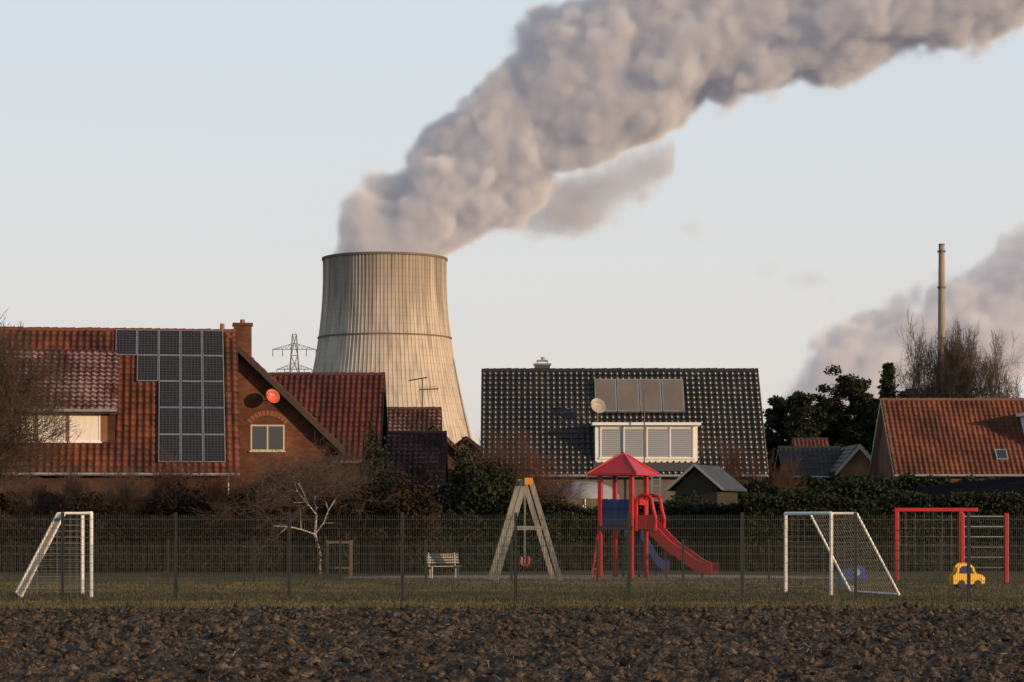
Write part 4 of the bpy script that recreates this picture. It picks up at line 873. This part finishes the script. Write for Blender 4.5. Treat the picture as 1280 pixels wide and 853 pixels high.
# ------------------------------------------------------------ steam (volume grids)
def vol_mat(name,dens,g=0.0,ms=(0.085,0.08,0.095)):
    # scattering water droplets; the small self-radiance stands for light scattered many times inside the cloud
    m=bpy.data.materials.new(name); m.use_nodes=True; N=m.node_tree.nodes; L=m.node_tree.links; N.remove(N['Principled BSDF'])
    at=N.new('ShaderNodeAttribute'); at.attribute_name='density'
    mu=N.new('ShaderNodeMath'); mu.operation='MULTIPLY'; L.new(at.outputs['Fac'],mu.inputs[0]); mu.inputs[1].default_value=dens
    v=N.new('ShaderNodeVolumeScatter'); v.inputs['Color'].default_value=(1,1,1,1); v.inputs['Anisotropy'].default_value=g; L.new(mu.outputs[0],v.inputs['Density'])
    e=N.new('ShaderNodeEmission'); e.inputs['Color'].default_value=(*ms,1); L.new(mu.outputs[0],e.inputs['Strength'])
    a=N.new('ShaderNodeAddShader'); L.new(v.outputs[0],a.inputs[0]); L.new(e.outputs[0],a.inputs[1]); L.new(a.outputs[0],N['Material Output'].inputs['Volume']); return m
def steam(name,ctrl,d,ang,material,vox=2.0,amps=(22,15,9),scales=(54,24,11),edge=5.5,mouth=None,zmin=None,off=0.42,seed=0.0,wisp=0.0,warp=16,fbm=15.0):
    s=F/d; A=math.radians(ang); ca,sa=math.cos(A),math.sin(A)
    pts=[(PX(px,d),PZ(py,d),r/s) for px,py,r in ctrl]
    us=[x*ca+z*sa for x,z,r in pts]; vs=[-x*sa+z*ca for x,z,r in pts]; rs=[r for x,z,r in pts]
    u0,u1=min(us),max(us); v0,v1=min(vs)-1,max(vs)+1; rm=max(rs)+1
    pad=max(rs)+amps[0]*0.8
    xmin=min(x-r for x,z,r in pts)-amps[0]*0.7; xmax=max(x for x,z,r in pts); zmn=min(z-r for x,z,r in pts)-8; zmx=max(z for x,z,r in pts)+pad
    if zmin is not None: zmn=zmin
    t=bpy.data.node_groups.new(name+'_nodes','GeometryNodeTree'); t.interface.new_socket('Geometry',in_out='OUTPUT',socket_type='NodeSocketGeometry')
    N=t.nodes; L=t.links
    def M(op,a,b=None,c=None):
        n=N.new('ShaderNodeMath'); n.operation=op
        for i,x in enumerate((a,b,c)):
            if x is None: continue
            if isinstance(x,(int,float)): n.inputs[i].default_value=float(x)
            else: L.new(x,n.inputs[i])
        return n.outputs[0]
    pos=N.new('GeometryNodeInputPosition').outputs[0]
    sh=N.new('ShaderNodeVectorMath'); sh.operation='ADD'; L.new(pos,sh.inputs[0]); sh.inputs[1].default_value=(seed,seed*1.7,seed*0.6); ps=sh.outputs[0]
    wn=N.new('ShaderNodeTexNoise'); wn.inputs['Scale'].default_value=1/60; wn.inputs['Detail'].default_value=4; wn.inputs['Roughness'].default_value=0.55; L.new(ps,wn.inputs['Vector'])
    sub=N.new('ShaderNodeVectorMath'); sub.operation='SUBTRACT'; L.new(wn.outputs['Color'],sub.inputs[0]); sub.inputs[1].default_value=(0.5,0.5,0.5)
    scl=N.new('ShaderNodeVectorMath'); scl.operation='SCALE'; L.new(sub.outputs[0],scl.inputs[0]); scl.inputs['Scale'].default_value=warp*2
    ad=N.new('ShaderNodeVectorMath'); ad.operation='ADD'; L.new(pos,ad.inputs[0]); L.new(scl.outputs[0],ad.inputs[1])
    ad2=N.new('ShaderNodeVectorMath'); ad2.operation='ADD'; L.new(ps,ad2.inputs[0]); L.new(scl.outputs[0],ad2.inputs[1])
    sp=N.new('ShaderNodeSeparateXYZ'); L.new(ad.outputs[0],sp.inputs[0]); x,y,z=sp.outputs
    u=M('ADD',M('MULTIPLY',x,ca),M('MULTIPLY',z,sa)); v=M('SUBTRACT',M('MULTIPLY',z,ca),M('MULTIPLY',x,sa))
    un=M('DIVIDE',M('SUBTRACT',u,u0),u1-u0)
    def curve(vals):
        fc=N.new('ShaderNodeFloatCurve'); L.new(un,fc.inputs['Value']); c=fc.mapping.curves[0]
        P=sorted(((a-u0)/(u1-u0),b) for a,b in zip(us,vals))
        while len(c.points)<len(P): c.points.new(0.5,0.5)
        for k,(a,b) in enumerate(P): c.points[k].location=(a,b)
        fc.mapping.update(); return fc.outputs[0]
    vc=M('ADD',M('MULTIPLY',curve([(q-v0)/(v1-v0) for q in vs]),v1-v0),v0)
    rc=M('MULTIPLY',curve([q/rm for q in rs]),rm)
    dv=M('SUBTRACT',v,vc); dy=M('SUBTRACT',y,d)
    over=M('MAXIMUM',M('SUBTRACT',u0,u),M('MAXIMUM',M('SUBTRACT',u,u1),0.0))
    dist=M('SQRT',M('ADD',M('ADD',M('MULTIPLY',dv,dv),M('MULTIPLY',dy,dy)),M('MULTIPLY',over,over)))
    tot=None
    for amp,scal in zip(amps,scales):
        vo=N.new('ShaderNodeTexVoronoi'); vo.feature='SMOOTH_F1'; vo.inputs['Smoothness'].default_value=0.4; vo.inputs['Scale'].default_value=1/scal; L.new(ad2.outputs[0],vo.inputs['Vector'])
        f1=vo.outputs['Distance']; q=M('MULTIPLY',M('SUBTRACT',off,M('MULTIPLY',f1,f1)),amp)
        tot=q if tot is None else M('ADD',tot,q)
    n2=N.new('ShaderNodeTexNoise'); n2.inputs['Scale'].default_value=1/16; n2.inputs['Detail'].default_value=6; n2.inputs['Roughness'].default_value=0.62; L.new(ps,n2.inputs['Vector'])
    tot=M('ADD',tot,M('MULTIPLY',M('SUBTRACT',n2.outputs['Fac'],0.5),fbm+wisp*25))
    bf=M('MINIMUM',M('MULTIPLY',M('ADD',un,0.06),5.0),1.0) if mouth else 1.0
    sdf=M('SUBTRACT',M('ADD',rc,M('MULTIPLY',tot,bf)),dist)
    den=M('MINIMUM',M('MAXIMUM',M('DIVIDE',sdf,edge),0.0),1.0)
    den=M('MULTIPLY',den,den)
    if mouth:
        cx,r0,zt=mouth; s2=N.new('ShaderNodeSeparateXYZ'); L.new(pos,s2.inputs[0])
        dx=M('SUBTRACT',s2.outputs[0],cx); dy2=M('SUBTRACT',s2.outputs[1],d); hd=M('SQRT',M('ADD',M('MULTIPLY',dx,dx),M('MULTIPLY',dy2,dy2)))
        hz=M('MAXIMUM',M('SUBTRACT',s2.outputs[2],zt),0.0)
        lim=M('ADD',M('ADD',r0,M('MULTIPLY',hz,0.9)),M('MULTIPLY',M('MULTIPLY',hz,hz),0.12)); den=M('MULTIPLY',den,M('MINIMUM',M('MAXIMUM',M('DIVIDE',M('SUBTRACT',lim,hd),3.0),0.0),1.0))
    vc_=N.new('GeometryNodeVolumeCube'); L.new(den,vc_.inputs['Density']); vc_.inputs['Min'].default_value=(xmin,d-pad,zmn); vc_.inputs['Max'].default_value=(xmax,d+pad,zmx)
    for nm,ext in (('X',xmax-xmin),('Y',2*pad),('Z',zmx-zmn)): vc_.inputs['Resolution '+nm].default_value=max(8,int(ext/vox))
    sm=N.new('GeometryNodeSetMaterial'); L.new(vc_.outputs[0],sm.inputs[0]); sm.inputs['Material'].default_value=material
    go=N.new('NodeGroupOutput'); L.new(sm.outputs[0],go.inputs[0])
    me=bpy.data.meshes.new(name); me.from_pydata([(0,0,0)],[],[]); o=bpy.data.objects.new(name,me); COL.objects.link(o); me.materials.append(material)
    md=o.modifiers.new('steam','NODES'); md.node_group=t
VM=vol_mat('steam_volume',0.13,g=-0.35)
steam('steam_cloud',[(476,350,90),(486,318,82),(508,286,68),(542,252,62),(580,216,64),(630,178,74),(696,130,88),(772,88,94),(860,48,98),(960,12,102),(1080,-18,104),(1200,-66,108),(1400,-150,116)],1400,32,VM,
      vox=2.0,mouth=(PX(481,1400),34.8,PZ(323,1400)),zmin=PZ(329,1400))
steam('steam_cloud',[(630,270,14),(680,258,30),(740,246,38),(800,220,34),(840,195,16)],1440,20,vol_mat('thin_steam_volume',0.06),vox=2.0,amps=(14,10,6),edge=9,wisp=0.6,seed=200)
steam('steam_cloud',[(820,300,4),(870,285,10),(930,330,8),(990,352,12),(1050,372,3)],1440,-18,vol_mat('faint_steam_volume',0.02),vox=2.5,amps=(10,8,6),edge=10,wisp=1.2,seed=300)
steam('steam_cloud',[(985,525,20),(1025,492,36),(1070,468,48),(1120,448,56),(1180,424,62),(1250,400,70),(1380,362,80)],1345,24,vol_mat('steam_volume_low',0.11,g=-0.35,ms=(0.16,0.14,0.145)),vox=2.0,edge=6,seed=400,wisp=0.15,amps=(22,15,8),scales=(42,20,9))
# ------------------------------------------------------------ light, sky, camera
EL=math.radians(9); AZ=math.radians(123)
sd=Vector((math.sin(AZ)*math.cos(EL),math.cos(AZ)*math.cos(EL),math.sin(EL)))
sun=bpy.data.lights.new('sun','SUN'); sun.energy=5.0; sun.angle=math.radians(0.5); sun.color=(1.0,0.66,0.37)
so=bpy.data.objects.new('sun',sun); COL.objects.link(so); so.rotation_euler=sd.to_track_quat('Z','Y').to_euler(); so.location=(200,-150,100)
w=bpy.data.worlds.new('World'); sc.world=w; w.use_nodes=True; N=w.node_tree.nodes; L=w.node_tree.links
sky=N.new('ShaderNodeTexSky'); sky.sky_type='NISHITA'; sky.sun_disc=False; sky.sun_elevation=EL; sky.sun_rotation=AZ; sky.air_density=1.0; sky.dust_density=2.5; sky.ozone_density=1.0
tc=N.new('ShaderNodeTexCoord'); sp=N.new('ShaderNodeSeparateXYZ'); L.new(tc.outputs['Generated'],sp.inputs[0])
hz=N.new('ShaderNodeValToRGB'); L.new(sp.outputs[2],hz.inputs[0]); e=hz.color_ramp.elements
e[0].position=0.0; e[0].color=(0.82,0.72,0.66,1); e[1].position=1.0; e[1].color=(0.20,0.27,0.37,1)
for p,c in ((0.07,(0.79,0.76,0.745)),(0.21,(0.70,0.775,0.84)),(0.45,(0.38,0.46,0.57))):
    q=hz.color_ramp.elements.new(p); q.color=(*c,1)
scl=N.new('ShaderNodeVectorMath'); scl.operation='SCALE'; L.new(hz.outputs[0],scl.inputs[0]); scl.inputs['Scale'].default_value=1.0/0.15
mx=N.new('ShaderNodeMix'); mx.data_type='RGBA'; mx.inputs[0].default_value=0.88; L.new(sky.outputs[0],mx.inputs[6]); L.new(scl.outputs[0],mx.inputs[7])
L.new(mx.outputs[2],N['Background'].inputs[0]); N['Background'].inputs[1].default_value=0.15
cam=bpy.data.cameras.new('camera'); co=bpy.data.objects.new('camera',cam); COL.objects.link(co); co.location=(0,0,H); co.rotation_euler=(math.radians(90),0,0)
cam.sensor_width=36; cam.lens=F/1280*36; cam.shift_y=(HY-426.5)/1280; cam.clip_end=20000; cam.clip_start=0.5
sc.camera=co
sc.view_settings.view_transform='Standard'; sc.view_settings.look='None'; sc.view_settings.exposure=0
